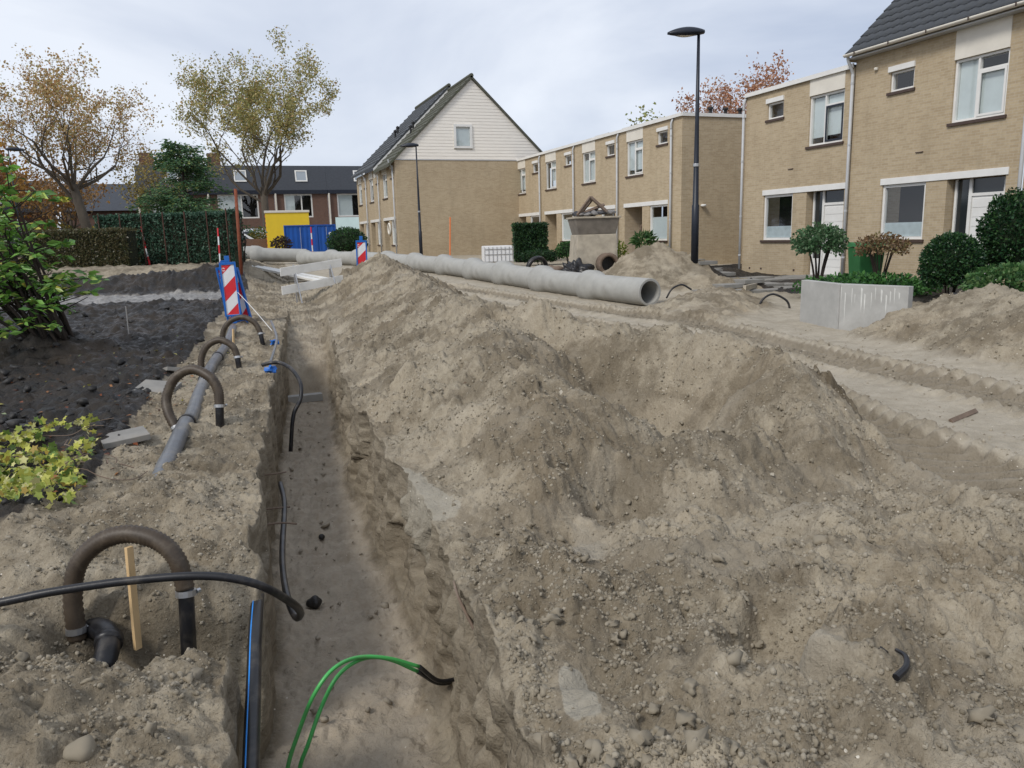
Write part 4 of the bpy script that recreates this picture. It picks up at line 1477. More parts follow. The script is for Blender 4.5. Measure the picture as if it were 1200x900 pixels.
far_house(-7.2, -1.2, 'dark brick house with a tall chimney behind the feathery green tree', 'brick_red', None, 1, chimney=True)
far_house(-1.19, 4.9, 'brick house with dark slate storey behind the large bare limbed tree', 'brick_red', None, 2, chimney=True)
far_house(4.91, 10.0, 'slate topped brick house with white windows behind the yellow cabin', 'brick_red', None, 3)
far_house(10.01, 16.5, 'slate topped brick house with a mint canopy behind the blue containers', 'brick_red', None, 4, panel='mint')
far_house(16.51, 23, 'slate topped brick house hidden largely by the plank clad gable house', 'brick_red', None, 5)


# low houses behind the trees at the edge of the park
def cottage(x, y, w, d, eave, ridge_z, label, rz=0.0, sky=0):
    h = thing('cottage', label, 'house', (x, y, 0.6), rz)
    MB().box(0, w, 0, d, -1, eave).build('wall', M['brick_red'], h)
    m = MB()
    m.add([(-0.3, -0.4, eave - 0.1), (w + 0.3, -0.4, eave - 0.1), (w + 0.3, d / 2, ridge_z), (-0.3, d / 2, ridge_z), (-0.3, d + 0.4, eave - 0.1), (w + 0.3, d + 0.4, eave - 0.1)],
          [(0, 1, 2, 3), (3, 2, 5, 4), (0, 3, 4), (1, 5, 2)])
    r = m.build('roof', M['slate'], h)
    sl = (ridge_z - eave + 0.1) / (d / 2 + 0.4)
    for i in range(sky):
        a = w * 0.1 + i * w * 0.8 / sky
        y0_, y1_ = d * 0.08, d * 0.34
        MB().add([(a, y0_, eave - 0.1 + (y0_ + 0.4) * sl + 0.08), (a + w * 0.3 / sky, y0_, eave - 0.1 + (y0_ + 0.4) * sl + 0.08), (a + w * 0.3 / sky, y1_, eave - 0.1 + (y1_ + 0.4) * sl + 0.08), (a, y1_, eave - 0.1 + (y1_ + 0.4) * sl + 0.08)], [(0, 1, 2, 3)]).build('skylight', M['white_sheet'], r)
    for i in range(2):
        a = w * (0.2 + 0.4 * i)
        f = MB().box(a, a + 1.3, -0.05, 0.0, 1.2, 2.6).build('window', M['white'], h)
        MB().box(a + 0.12, a + 1.18, -0.065, -0.051, 1.32, 2.48).build('pane', M['car_glass'], f)
    return h


cottage(-24.0, 82.0, 9, 8, 4.2, 7.2, 'low house with a row of white skylights behind the glossy shrub', 0.1, 5)
cottage(-15.5, 92.0, 12, 8, 4.6, 7.5, 'brick house with grey roof glimpsed between the bare trunks', -0.05, 0)


# ------------------------------------------------------------------ concrete sewer pipes
def pipe_mesh():
    """socket-and-spigot pipe lying along +y, 2.4 m, socket at the far end"""
    ro, ri, rb = 0.30, 0.245, 0.392
    prof = [(ri, 0.0), (ro - 0.01, 0.0), (ro, 0.012), (ro, 1.86), (ro + 0.02, 1.92), (rb - 0.012, 2.08), (rb, 2.12), (rb, 2.40), (rb - 0.012, 2.42), (ro + 0.02, 2.42), (ro + 0.02, 2.30), (ri, 2.29)]
    m = MB()
    m.lathe(prof, 40, 'y', True)
    o = m.build('tmp', M['concrete_pipe'], None, smooth=True)
    me = o.data
    bpy.data.objects.remove(o)
    bm = bmesh.new()
    bm.from_mesh(me)
    for e in bm.edges:
        e.smooth = e.calc_face_angle(0) < 0.6
    bm.to_mesh(me)
    bm.free()
    me.name = 'pipe_body'
    return me


PIPE = pipe_mesh()


def sewer_pipe(a, heading, label, zoff=0.0, scale=1.0):
    z = ground_z(*a) + 0.30 * scale + zoff
    o = bpy.data.objects.new('sewer_pipe', PIPE)
    COL.objects.link(o)
    o.location = (a[0], a[1], z)
    end = (a[0] + math.sin(heading) * 2.2, a[1] + math.cos(heading) * 2.2)
    dz = ground_z(*end) - ground_z(*a)
    o.rotation_euler = (math.atan2(dz, 2.2), 0, -heading)
    o.scale = (scale,) * 3
    return tag(o, label, 'pipe', 'concrete sewer pipes laid out along the street')


pl = [(8.52, 14.62, R(-7.5)), (8.20, 17.0, R(-7)), (7.91, 19.4, R(-6)), (7.66, 21.8, R(-4))]
for i, (x, y, h) in enumerate(pl):
    sewer_pipe((x, y), h, ['concrete sewer pipe with its open mouth beside the dark lamp post', 'concrete sewer pipe next after the open mouthed pipe in the line', 'third concrete sewer pipe counted from the open mouthed one', 'fourth concrete sewer pipe counted from the open mouthed one'][i], -0.02)
px, py = 7.50, 24.22
for i, hd_ in enumerate((-8, -12, -14, -17, -21, -24)):
    h = R(hd_)
    sewer_pipe((px, py), h, '%s concrete sewer pipe of the line, counted from the open mouthed one' % ('fifth', 'sixth', 'seventh', 'eighth', 'ninth', 'tenth')[i], 0.0)
    gap = 0.25 if i == 2 else 0.0
    px, py = px + math.sin(h) * (2.42 + gap), py + math.cos(h) * (2.42 + gap)
for (x, y, h) in [(3.75, 39.7, R(-75)), (1.25, 40.3, R(-75))]:
    sewer_pipe((x, y), h, 'concrete sewer pipe lying crosswise before the ' + ('yellow cabin' if x > 2 else 'white van, next to the ivy'), 0.05, 1.1)


# ------------------------------------------------------------------ street lamps
def street_lamp(x, y, ztop, label, heading, r0=0.085, zb=None):
    zb = ground_z(x, y) - 0.1 if zb is None else zb
    h = ztop - zb
    t = thing('street_lamp', label, 'street lamp', (x, y, zb), 0, 'dark street lamps')
    m = MB()
    m.tube([(0, 0, 0), (0, 0, 1.55), (0, 0, 1.57), (0, 0, h * 0.6), (0, 0, h - 0.1)], [r0 * 1.12, r0 * 1.1, r0 * 0.92, r0 * 0.62, r0 * 0.42], 14)
    m.build('pole', M['lamp_post'], t, smooth=True)
    MB().lathe([(r0 * 1.0, 2.55), (r0 * 1.02, 2.56), (r0 * 1.02, 2.62), (r0 * 1.0, 2.63)], 14).build('band', M['alu'], t)
    # shell-shaped head reaching out to one side
    vs, fs = [], []
    n, s = 12, 14
    for i in range(n + 1):
        u = i / n
        px = -0.14 + 0.96 * u
        wd = 0.02 + 0.17 * math.sin(math.pi * min(1, u * 0.9 + 0.08)) ** 0.7 * (1 - 0.35 * u)
        ht = 0.02 + 0.13 * math.sin(math.pi * (u * 0.88 + 0.1)) ** 0.8
        dn = 0.02 + 0.055 * math.sin(math.pi * (u * 0.95 + 0.04)) ** 0.8
        for k in range(s):
            a = 2 * math.pi * k / s
            vs.append((px, wd * math.cos(a), 0.02 + (ht if math.sin(a) > 0 else dn) * math.sin(a) - 0.02 * u))
    for i in range(n):
        for k in range(s):
            k2 = (k + 1) % s
            fs.append((i * s + k, i * s + k2, (i + 1) * s + k2, (i + 1) * s + k))
    fs += [tuple(range(s)), tuple(n * s + k for k in range(s))]
    hd = MB().add(vs, fs).build('lamp_head', M['lamp_post'], t, smooth=True)
    hd.location = (0, 0, h - 0.07)
    hd.rotation_euler = (0, 0, heading)
    m = MB()
    vs = [(0.1 + 0.52 * i / 8, sg * (0.045 + 0.07 * math.sin(math.pi * i / 8)), -0.045 - 0.022 * math.sin(math.pi * i / 8)) for sg in (1, -1) for i in range(9)]
    m.add(vs, [(i, i + 1, 10 + i, 9 + i) for i in range(8)])
    m.build('lens', M['cream'], hd)
    return t


street_lamp(11.95, 18.15, 6.55, 'tall dark street lamp standing in the sand beside the pipe mouth', R(165), 0.09)
street_lamp(10.0, 41.6, 6.35, 'dark street lamp in front of the brick gable wall', R(168), 0.085)
street_lamp(-11.3, 53.5, 7.2, 'thin dark street lamp above the glossy shrub by the park trees', R(10), 0.07)


# ------------------------------------------------------------------ beacons and barrier
def clip_poly(poly, x0, x1, z0, z1):
    def cut(p, ins, inter):
        out = []
        for i in range(len(p)):
            a, b = p[i - 1], p[i]
            ia, ib = ins(a), ins(b)
            if ib:
                if not ia:
                    out.append(inter(a, b))
                out.append(b)
            elif ia:
                out.append(inter(a, b))
        return out

    def ix(v):
        return lambda a, b: (v, a[1] + (b[1] - a[1]) * (v - a[0]) / (b[0] - a[0]))

    def iz(v):
        return lambda a, b: (a[0] + (b[0] - a[0]) * (v - a[1]) / (b[1] - a[1]), v)
    for ins, it in ((lambda p: p[0] >= x0, ix(x0)), (lambda p: p[0] <= x1, ix(x1)), (lambda p: p[1] >= z0, iz(z0)), (lambda p: p[1] <= z1, iz(z1))):
        poly = cut(poly, ins, it)
        if not poly:
            return []
    return poly


def beacon(x, y, z, rz, tilt, lean, label, mark=True):
    t = thing('traffic_beacon', label, 'beacon', (x, y, z), 0, 'red and white traffic beacons')
    t.rotation_euler = (lean, tilt, rz)
    w, h0, h1 = 0.115, 0.07, 1.02
    fr = MB()
    fr.box(-w - 0.035, -w, -0.03, 0.03, h0 - 0.03, h1 + 0.05)
    fr.box(w, w + 0.035, -0.03, 0.03, h0 - 0.03, h1 + 0.05)
    fr.box(-w, w, -0.029, 0.029, h1, h1 + 0.05)
    fr.box(-w, w, -0.029, 0.029, h0 - 0.03, h0)
    fr.build('frame', M['blue_plastic'], t, bevel=0.008)
    MB().box(-0.045, 0.045, -0.022, 0.022, h1 + 0.052, h1 + 0.17).build('carrying_handle', M['blue_plastic'], t, bevel=0.01)
    MB().box(-0.05, 0.05, -0.025, 0.025, -0.10, h0 - 0.032).build('foot', M['blue_plastic'], t, bevel=0.008)
    bd = MB().box(-w, w, -0.012, 0.012, h0, h1).build('board', M['white_sheet'], t)
    for sd in (-1, 1):
        k = 0
        z0 = h1 + 0.21
        while z0 > h0 - 0.5:
            a = [(-w - 0.01, z0 - 0.40), (w + 0.01, z0 - 0.16), (w + 0.01, z0 + 0.11), (-w - 0.01, z0 - 0.13)]
            p = clip_poly(a, -w + 0.004, w - 0.004, h0 + 0.004, h1 - 0.004)
            if len(p) > 2:
                m = MB()
                yy = sd * 0.0135
                m.add([(q[0], yy, q[1]) for q in p], [tuple(range(len(p)))])
                m.build('red_stripe', M['red'], bd)
            z0 -= 0.52
        if mark:
            m = MB()
            n = 14
            ring = [(0.034 * math.cos(a) - 0.085, sd * 0.0145, 0.034 * math.sin(a) + h1 - 0.085) for a in [i * 5.4 / n + 0.4 for i in range(n + 1)]]
            rin = [(0.020 * math.cos(a) - 0.085, sd * 0.0145, 0.020 * math.sin(a) + h1 - 0.085) for a in [i * 5.4 / n + 0.4 for i in range(n + 1)]]
            m.add(ring + rin, [(i, i + 1, n + 2 + i, n + 1 + i) for i in range(n)])
            m.build('mark', M['white_sheet'], bd)
    return t


bz = ground_z(0.02, 15.72)
beacon(0.03, 15.72, bz + 0.10, R(-4), R(-1.5), R(-3), 'red and white beacon in a blue frame facing the trench, foremost of three')
beacon(0.06, 15.86, bz + 0.02, R(6), R(-6.5), R(-3), 'red and white beacon leaning behind the foremost blue framed one, tilted sideways')
beacon(0.24, 15.98, bz - 0.02, R(-30), R(-10), R(2), 'blue framed beacon turned edgewise and splayed beside the foremost one')
beacon(3.55, 21.9, ground_z(3.55, 21.9) + 0.02, R(-6), R(1), 0, 'lone red and white beacon behind the crest of the spoil heap')
o = MB().box(-0.4, 0.4, -0.2, 0.2, 0, 0.1).build('beacon_base', M['black_rubber'], None, bevel=0.03)
o.location = (3.55, 21.9, ground_z(3.55, 21.9) - 0.03)
tag(o, 'black rubber base plate under the lone beacon', 'base plate')

b = thing('board_barrier', 'white board barrier on steel legs across the end of the trench', 'barrier', (1.45, 19.3, ground_z(1.45, 19.3)))


def slant_board(mb, a, c, hgt, thick=0.03):
    a, c = Vector(a), Vector(c)
    d = (c - a).normalized()
    n = Vector((d.y, -d.x, 0)).normalized() * thick
    u = Vector((0, 0, hgt / 2))
    vs = [a - u, c - u, c - u + n, a - u + n, a + u, c + u, c + u + n, a + u + n]
    mb.add(vs, [(0, 3, 2, 1), (4, 5, 6, 7), (0, 1, 5, 4), (1, 2, 6, 5), (2, 3, 7, 6), (3, 0, 4, 7)])


gz = ground_z(1.45, 19.3)
for za, zb in ((0.79, 0.95), (0.35, 0.54)):
    m = MB()
    slant_board(m, (-0.28, -0.06, za - gz), (1.24, 0.42, zb - gz), 0.20)
    m.build('board', M['barrier_wood'], b, bevel=0.006)
for px, py, zt in ((0.05, 0.06, 0.95), (0.92, 0.33, 1.05)):
    m = MB()
    gl = ground_z(1.45 + px, 19.3 + py)
    m.tube([(px, py, zt - gz), (px + 0.02, py, gl - gz - 0.05)], 0.018, 6)
    m.tube([(px, py + 0.03, zt - gz), (px + 0.12, py - 0.22, gl - gz - 0.03)], 0.018, 6)
    m.tube([(px, py + 0.03, zt - gz - 0.02), (px + 0.1, py + 0.32, gl - gz - 0.03)], 0.018, 6)
    m.tube([(px + 0.06, py - 0.08, gl - gz + 0.25), (px + 0.06, py + 0.2, gl - gz + 0.25)], 0.014, 6)
    m.build('leg', M['alu'], b)
for (p, q, hgt, lab) in (((0.9, 27.4, 0.62), (3.0, 25.6, 0.52), 0.07, 'long grey timber lying on the sand behind the barrier'), ((1.2, 28.6, 0.66), (3.2, 27.0, 0.6), 0.06, 'second grey timber lying behind the first near the pipes')):
    m = MB()
    g0 = ground_z(p[0], p[1])
    g1 = ground_z(q[0], q[1])
    slant_board(m, (0, 0, hgt / 2), (q[0] - p[0], q[1] - p[1], hgt / 2 + g1 - g0), hgt, 0.35)
    o = m.build('timber', M['barrier_wood'], None, bevel=0.01)
    o.location = (p[0], p[1], g0 - 0.02)
    tag(o, lab, 'timber')


# ------------------------------------------------------------------ wellpoint drainage: header pipe, hoses, risers
def ribbed(path, r, pitch=0.018, amp=0.075):
    """hose radii with ribs along the path"""
    P = smooth_path(path, 14)
    out = [P[0]]
    acc = 0
    dense = []
    for a, c in zip(P[:-1], P[1:]):
        n = max(1, int((c - a).length / (pitch / 2)))
        for i in range(n):
            dense.append(a + (c - a) * (i / n))
    dense.append(P[-1])
    rr = [r * (1 + (amp if i % 2 else -amp)) for i in range(len(dense))]
    return dense, rr


def suction_hose(pts, rise, r, label, sink, pitch=0.018):
    base = Vector(pts[0])
    t = thing('suction_hose', label, 'hose', tuple(base), 0, 'suction hoses of the drainage line')
    loc = [Vector(p) - base for p in pts]
    d, rr = ribbed(loc, r, pitch)
    MB().tube(d, rr, 12).build('hose', M['hose'], t, smooth=True)
    a, e = Vector(rise[0]) - base, Vector(rise[-1]) - base
    e = e + (e - a).normalized() * sink
    MB().tube([a + (a - e).normalized() * 0.03, a, e], [r * 0.84, r * 0.84, r * 0.84], 12).build('riser', M['black_rubber'], t, smooth=True)
    for q, ax in ((a, (a - e).normalized()), (loc[0] + (loc[1] - loc[0]).normalized() * 0.05, (loc[1] - loc[0]).normalized())):
        m = MB()
        m.tube([q - ax * 0.014, q + ax * 0.014], r * 1.12, 14)
        m.tube([q + Vector((r * 1.1, 0, 0)), q + Vector((r * 1.45, 0.01, 0))], 0.012, 6)
        m.build('clamp', M['alu'], t)
    return t


suction_hose([(-0.82, 3.84, -0.30), (-0.82, 3.87, -0.09), (-0.78, 3.88, 0.06), (-0.68, 3.87, 0.155), (-0.55, 3.83, 0.19), (-0.42, 3.77, 0.155), (-0.345, 3.72, 0.07), (-0.32, 3.69, -0.07)],
             [(-0.32, 3.69, -0.09), (-0.335, 3.62, -0.42)], 0.042, 'brown ribbed suction hose arching over the pit beside the pine stake', 0.2)
suction_hose([(-0.55, 7.40, -0.16), (-0.62, 7.50, 0.00), (-0.63, 7.58, 0.14), (-0.54, 7.59, 0.31), (-0.39, 7.55, 0.385), (-0.24, 7.43, 0.32), (-0.18, 7.38, 0.20), (-0.18, 7.35, 0.07)],
             [(-0.18, 7.35, 0.06), (-0.205, 7.29, -0.28)], 0.044, 'brown suction hose arching from the bare stretch of grey header pipe', 0.1, 0.03)
suction_hose([(-0.45, 10.86, -0.20), (-0.43, 10.90, 0.02), (-0.34, 10.90, 0.18), (-0.18, 10.85, 0.25), (-0.03, 10.78, 0.17), (0.02, 10.74, 0.03)],
             [(0.02, 10.74, 0.02), (0.03, 10.69, -0.17)], 0.043, 'brown suction hose arch in the middle of the drainage line', 0.15, 0.05)
suction_hose([(-0.18, 13.17, -0.10), (-0.15, 13.20, 0.12), (-0.03, 13.19, 0.27), (0.16, 13.13, 0.33), (0.33, 13.05, 0.24), (0.41, 12.99, 0.07)],
             [(0.41, 12.99, 0.06), (0.44, 12.91, -0.22)], 0.043, 'brown suction hose arch just before the blue framed beacons', 0.15, 0.05)
hp = [(-0.62, 5.6), (-0.60, 6.1), (-0.55, 6.6), (-0.49, 7.3), (-0.46, 7.9), (-0.41, 9.3), (-0.30, 10.9), (-0.14, 12.9), (0.0, 14.6)]
base = Vector((hp[3][0], hp[3][1], -0.06))
t = thing('header_pipe', 'grey header pipe half bedded in the sand beneath the hose arches', 'pipe', tuple(base))
P = [Vector((x, y, max(ground_z(x, y) + 0.02 - (0.16 if i < 1 else 0.06 if i < 2 else 0), -0.3))) - base for i, (x, y) in enumerate(hp)]
MB().tube(smooth_path(P, 8), 0.068, 16).build('pipe', M['header'], t, smooth=True)
for i in (3, 5, 6):
    q = smooth_path(P, 8)
    k = i * 8 + 3
    ax = (q[k + 1] - q[k]).normalized()
    MB().tube([q[k] - ax * 0.05, q[k] - ax * 0.03, q[k] + ax * 0.03, q[k] + ax * 0.05], [0.07, 0.082, 0.082, 0.07], 16).build('coupling', M['black_rubber'], t, smooth=True)
# exposed elbow of the header in the pit
t = thing('pipe_elbow', 'black plastic pipe elbow lying in the pit under the nearest hose arch', 'pipe fitting', (-0.70, 3.76, -0.27))
MB().tube(smooth_path([(-0.16, 0.22, -0.06), (-0.03, 0.1, 0.0), (0.03, -0.04, 0.0), (0.01, -0.16, -0.08)], 6), 0.052, 14).build('elbow', M['black_rubber'], t, smooth=True)
MB().tube([(0.03, -0.02, 0.0), (0.03, -0.06, -0.01)], 0.062, 14).build('collar', M['black_rubber'], t, smooth=True)
o = MB().box(-0.12, 0.12, -0.06, 0.06, -0.012, 0.012).build('plastic_scrap', plain('green_grey_scrap', (0.16, 0.22, 0.20), 0.5, 0.2, 9), None, bevel=0.004)
o.location = (-0.57, 3.46, ground_z(-0.57, 3.46) + 0.03)
o.rotation_euler = (R(18), R(8), R(20))
tag(o, 'grey green plastic scrap beside the black pipe elbow', 'scrap')


# ------------------------------------------------------------------ cables and pipes in the trench
def cable(name, pts, r, mat, label, cat='cable', seg=8, k=8, ground=None):
    base = Vector(pts[0])
    P = smooth_path([Vector(p) - base for p in pts], k)
    o = MB().tube(P, r, seg).build(name, M[mat], None, smooth=True)
    o.location = base
    return tag(o, label, cat)


cable('cable', [(-2.2, 3.78, 0.12), (-1.6, 3.72, 0.06), (-1.15, 3.67, 0.02), (-0.85, 3.63, 0.045), (-0.54, 3.58, 0.06), (-0.22, 3.51, 0.055), (-0.01, 3.48, -0.01), (0.14, 3.61, -0.19), (0.19, 3.77, -0.33), (0.175, 3.90, -0.42), (0.15, 4.05, -0.40), (0.145, 4.4, -0.40), (0.17, 4.9, -0.42), (0.24, 5.7, -0.40), (0.24, 6.1, -0.36)], 0.020, 'black_rubber', 'thick black cable looping over the trench edge by the pine stake')
green1 = [(0.98, 3.62, -0.80), (0.84, 3.56, -0.75), (0.73, 3.52, -0.62), (0.57, 3.49, -0.52), (0.42, 3.45, -0.46), (0.29, 3.34, -0.43), (0.19, 3.30, -0.52), (0.11, 3.30, -0.69), (0.05, 3.28, -0.84), (0.01, 3.27, -1.08)]
green2 = [(0.98, 3.66, -0.83), (0.85, 3.60, -0.79), (0.73, 3.56, -0.67), (0.58, 3.53, -0.55), (0.45, 3.48, -0.49), (0.32, 3.37, -0.48), (0.23, 3.33, -0.59), (0.15, 3.27, -0.73), (0.10, 3.27, -0.86), (0.08, 3.27, -1.10)]
for g, lab in ((green1, 'green cable in the trench, the outer one of the pair'), (green2, 'green cable in the trench, the inner one of the pair')):
    base = Vector(g[2])
    t = thing('green_cable', lab, 'cable', tuple(base), 0, 'pair of green cables bowed across the trench')
    L_ = [Vector(p) - base for p in g]
    MB().tube(smooth_path(L_[2:], 8), 0.0098, 8).build('sheath', M['green'], t, smooth=True)
    MB().tube(smooth_path(L_[:3], 8), 0.0118, 8).build('black_sleeve', M['black_rubber'], t, smooth=True)
wp = [(0.0, 4.05, -0.30), (-0.01, 3.87, -0.28), (-0.035, 3.54, -0.30), (-0.055, 3.21, -0.34), (-0.075, 2.89, -0.37), (-0.09, 2.62, -0.39), (-0.10, 2.25, -0.36), (-0.1, 1.4, -0.36)]
base = Vector(wp[3])
t = thing('water_pipe', 'black water pipe with a blue stripe running along the trench wall', 'pipe', tuple(base))
L_ = [Vector(p) - base for p in wp]
S_ = smooth_path(L_, 8)
MB().tube(S_, 0.032, 14).build('pipe', M['black_rubber'], t, smooth=True)
MB().tube([p + Vector((-0.016, 0, 0.0255)) for p in S_], 0.0045, 6).build('stripe', M['blue_stripe'], t, smooth=True)
cable('blue_conduit', [(-0.15, 3.35, -0.50), (-0.15, 3.15, -0.36), (-0.165, 3.03, -0.34), (-0.175, 2.82, -0.36), (-0.18, 2.61, -0.40), (-0.18, 2.2, -0.45)], 0.009, 'blue_stripe', 'thin bright blue conduit beside the striped water pipe', 'conduit')
cable('black_hose', [(0.30, 10.0, 0.0), (0.41, 9.94, 0.03), (0.53, 9.89, 0.02), (0.64, 9.63, -0.04), (0.70, 9.37, -0.17), (0.67, 9.23, -0.33), (0.57, 9.14, -0.5), (0.5, 9.05, -0.9)], 0.024, 'black_rubber', 'black hose hanging from the bank down into the far trench', 'hose')
cable('grey_tube', [(0.60, 13.3, 0.22), (0.60, 12.75, 0.20), (0.60, 11.95, 0.10), (0.52, 11.20, 0.03), (0.40, 10.1, 0.0)], 0.02, 'header', 'grey flexible tube lying along the bank above the black hose', 'tube')
cable('thin_wire', [(0.12, 15.9, 0.60), (0.35, 14.28, 0.38), (0.57, 12.6, 0.14)], 0.006, 'white', 'thin white cord stretched from the beacons to the bank', 'cord', 6)
for (x, y), lab in (((0.60, 12.7), 'crumpled blue plastic scrap tied round the grey tube'), ((0.40, 10.1), 'crumpled blue plastic scrap where the black hose starts')):
    rnd = random.Random(int(x * 100))
    bm = bmesh.new()
    bmesh.ops.create_icosphere(bm, subdivisions=2, radius=0.075)
    for vv in bm.verts:
        vv.co *= rnd.uniform(0.45, 1.3)
        vv.co.z *= 0.8
    me = bpy.data.meshes.new('blue_scrap')
    bm.to_mesh(me)
    bm.free()
    o = link('blue_scrap', me, M['blue_plastic'])
    o.location = (x, y, ground_z(x, y) + 0.06)
    tag(o, lab, 'scrap')
cable('black_conduit', [(9.97, 12.82, -0.3), (10.0, 12.84, -0.02), (10.09, 12.83, 0.12), (10.27, 12.80, 0.20), (10.45, 12.72, 0.13), (10.55, 12.64, 0.0), (10.58, 12.60, -0.3)], 0.022, 'black_rubber', 'black conduit loop standing out of the sand near the concrete wall', 'conduit')
cable('black_conduit', [(9.05, 14.82, 0.05), (9.15, 14.80, 0.22), (9.27, 14.79, 0.30), (9.42, 14.75, 0.33), (9.6, 14.68, 0.22)], 0.02, 'black_rubber', 'short black conduit end curling beside the pipe mouth', 'conduit')

# stakes and sticks
def stick(name, p, q, w, mat, label, cat='stake'):
    base = Vector(p)
    d = Vector(q) - base
    a = d.orthogonal().normalized() * w
    b_ = d.cross(a).normalized() * w * 0.55
    vs = [a + b_, -a + b_, -a - b_, a - b_, d + a + b_, d - a + b_, d - a - b_, d + a - b_]
    o = MB().add(vs, [(0, 3, 2, 1), (4, 5, 6, 7), (0, 1, 5, 4), (1, 2, 6, 5), (2, 3, 7, 6), (3, 0, 4, 7)]).build(name, M[mat], None, bevel=0.002)
    o.location = base
    return tag(o, label, cat)


stick('pine_stake', (-0.555, 3.72, -0.34), (-0.545, 3.765, 0.15), 0.017, 'pale_wood', 'pale pine stake standing in the pit under the near hose arch')
stick('pine_stake', (-0.03, 12.3, -0.2), (-0.0, 12.45, 0.22), 0.016, 'pale_wood', 'pale pine stake leaning behind the far hose arches')
stick('steel_pin', (-1.68, 14.5, -0.1), (-1.68, 14.55, 0.50), 0.008, 'alu', 'thin steel pin standing in the black soil', 'pin')
o = stick('broken_plank', (5.55, 4.60, ground_z(5.55, 4.6) + 0.01), (5.98, 4.72, ground_z(5.98, 4.72) + 0.015), 0.02, 'debris', 'dark broken stick lying on the wheel track', 'stick')


def banded_pole(p, q, r, label, cols=('red', 'white_sheet'), n=5):
    base = Vector(p)
    d = Vector(q) - base
    t = thing('ranging_pole', label, 'pole', tuple(base), 0, 'surveying poles')
    for i in range(n):
        MB().tube([d * (i / n), d * ((i + 1) / n)], r, 8).build('band', M[cols[i % 2]], t)
    return t


banded_pole((-2.62, 30.9, 0.80), (-2.80, 31.2, 2.25), 0.03, 'red and white ranging pole leaning against the ivy screen')
banded_pole((-0.19, 24.85, 0.7), (-0.16, 25.0, 1.95), 0.022, 'red and white ranging pole in the soil bank before the ivy screen')
banded_pole((9.29, 33.3, 0.4), (9.44, 33.5, 2.35), 0.03, 'orange surveying pole before the brick gable wall', ('orange', 'orange'))
banded_pole((4.95, 48.5, 0.5), (4.95, 48.5, 2.3), 0.04, 'red and white ranging pole standing before the blue containers')


# scaffold-like rusty tube at the end of the ivy screen
o = MB().tube([(0, 0, 0), (0.06, 0.2, 2.65)], 0.045, 10).build('rusty_post', M['rust'], None, smooth=True)
o.location = (0.36, 23.5, ground_z(0.36, 23.5) - 0.2)
tag(o, 'rusty red steel post at the street end of the ivy screen', 'post')


# ------------------------------------------------------------------ loose slabs and stones
def slab(name, x, y, sx, sy, sz, rot, mat, label, cat='slab', lift=0.0):
    o = MB().box(-sx / 2, sx / 2, -sy / 2, sy / 2, -sz, 0).build(name, M[mat], None, bevel=0.006)
    o.location = (x, y, ground_z(x, y) + sz * 0.75 + lift)
    o.rotation_euler = rot
    return tag(o, label, cat)


slab('paving_slab', -0.95, 7.06, 0.36, 0.30, 0.05, (R(3), R(-4), R(15)), 'paving', 'grey paving slab lying beside the variegated ivy')
slab('paving_slab', -0.88, 9.55, 0.42, 0.36, 0.05, (R(10), R(6), R(-20)), 'paving', 'grey paving slab tilted in the black soil near the header pipe')
slab('paving_slab', -0.72, 10.7, 0.4, 0.35, 0.05, (R(-14), R(12), R(24)), 'paving', 'brown mossy paving slab propped by the middle hose arch')
slab('wet_slab', 0.98, 12.9, 0.62, 0.16, 0.12, (0, 0, R(4)), 'concrete', 'grey concrete lip across the end of the trench floor', 'slab')
for i, (x, y, s, lab, mt) in enumerate(((-0.55, 2.42, 0.045, 'tan pebble on the bank below the pit', 'clod'), (0.36, 5.16, 0.055, 'dark round stone on the trench floor', 'black_soil'), (0.55, 6.4, 0.03, 'small dark stone farther along the trench floor', 'black_soil'))):
    rnd = random.Random(i + 2)
    bm = bmesh.new()
    bmesh.ops.create_icosphere(bm, subdivisions=3, radius=s)
    for vv in bm.verts:
        vv.co *= 1 + 0.12 * math.sin(vv.co.x * 90 + i) + rnd.uniform(-0.04, 0.04)
        vv.co.z *= 0.75
    me = bpy.data.meshes.new('stone')
    bm.to_mesh(me)
    bm.free()
    o = link('stone', me, M[mt], None, True)
    o.location = (x, y, ground_z(x, y) + s * 0.45)
    tag(o, lab, 'stone')
t = thing('twig_scrap', 'charred black twig scrap lying on the crumbly heap by the footprint', 'scrap', (1.84, 1.60, ground_z(1.84, 1.60) + 0.015))
MB().tube(smooth_path([(-0.08, -0.03, 0), (-0.02, -0.01, 0.01), (0.02, 0.03, 0.015), (0.03, 0.075, 0.01)], 5), [0.012 - 0.0004 * i for i in range(16)], 7).build('twig', M['black_rubber'], t)
MB().tube([(-0.01, 0.075, 0.005), (-0.012, 0.10, 0.01)], 0.010, 7).build('stub', M['black_rubber'], t)
cable('root', [(0.93, 3.1, -0.30), (0.89, 3.3, -0.16), (0.93, 3.5, -0.13)], 0.008, 'debris', 'thin brown root sticking out of the trench wall above the green cables', 'root')
for i, (y, dz) in enumerate(((4.9, -0.25), (5.5, -0.35), (6.2, -0.3))):
    xl_ = float(xl_of(np.array([y]))[0])
    cable('root', [(xl_ - 0.03, y, dz), (xl_ + 0.1, y + 0.05, dz - 0.02), (xl_ + 0.2, y + 0.1 + 0.05 * i, dz - 0.06)], 0.006, 'debris', 'thin root poking out of the wall under the hose bank', 'root')['group'] = 'roots in the bank wall'


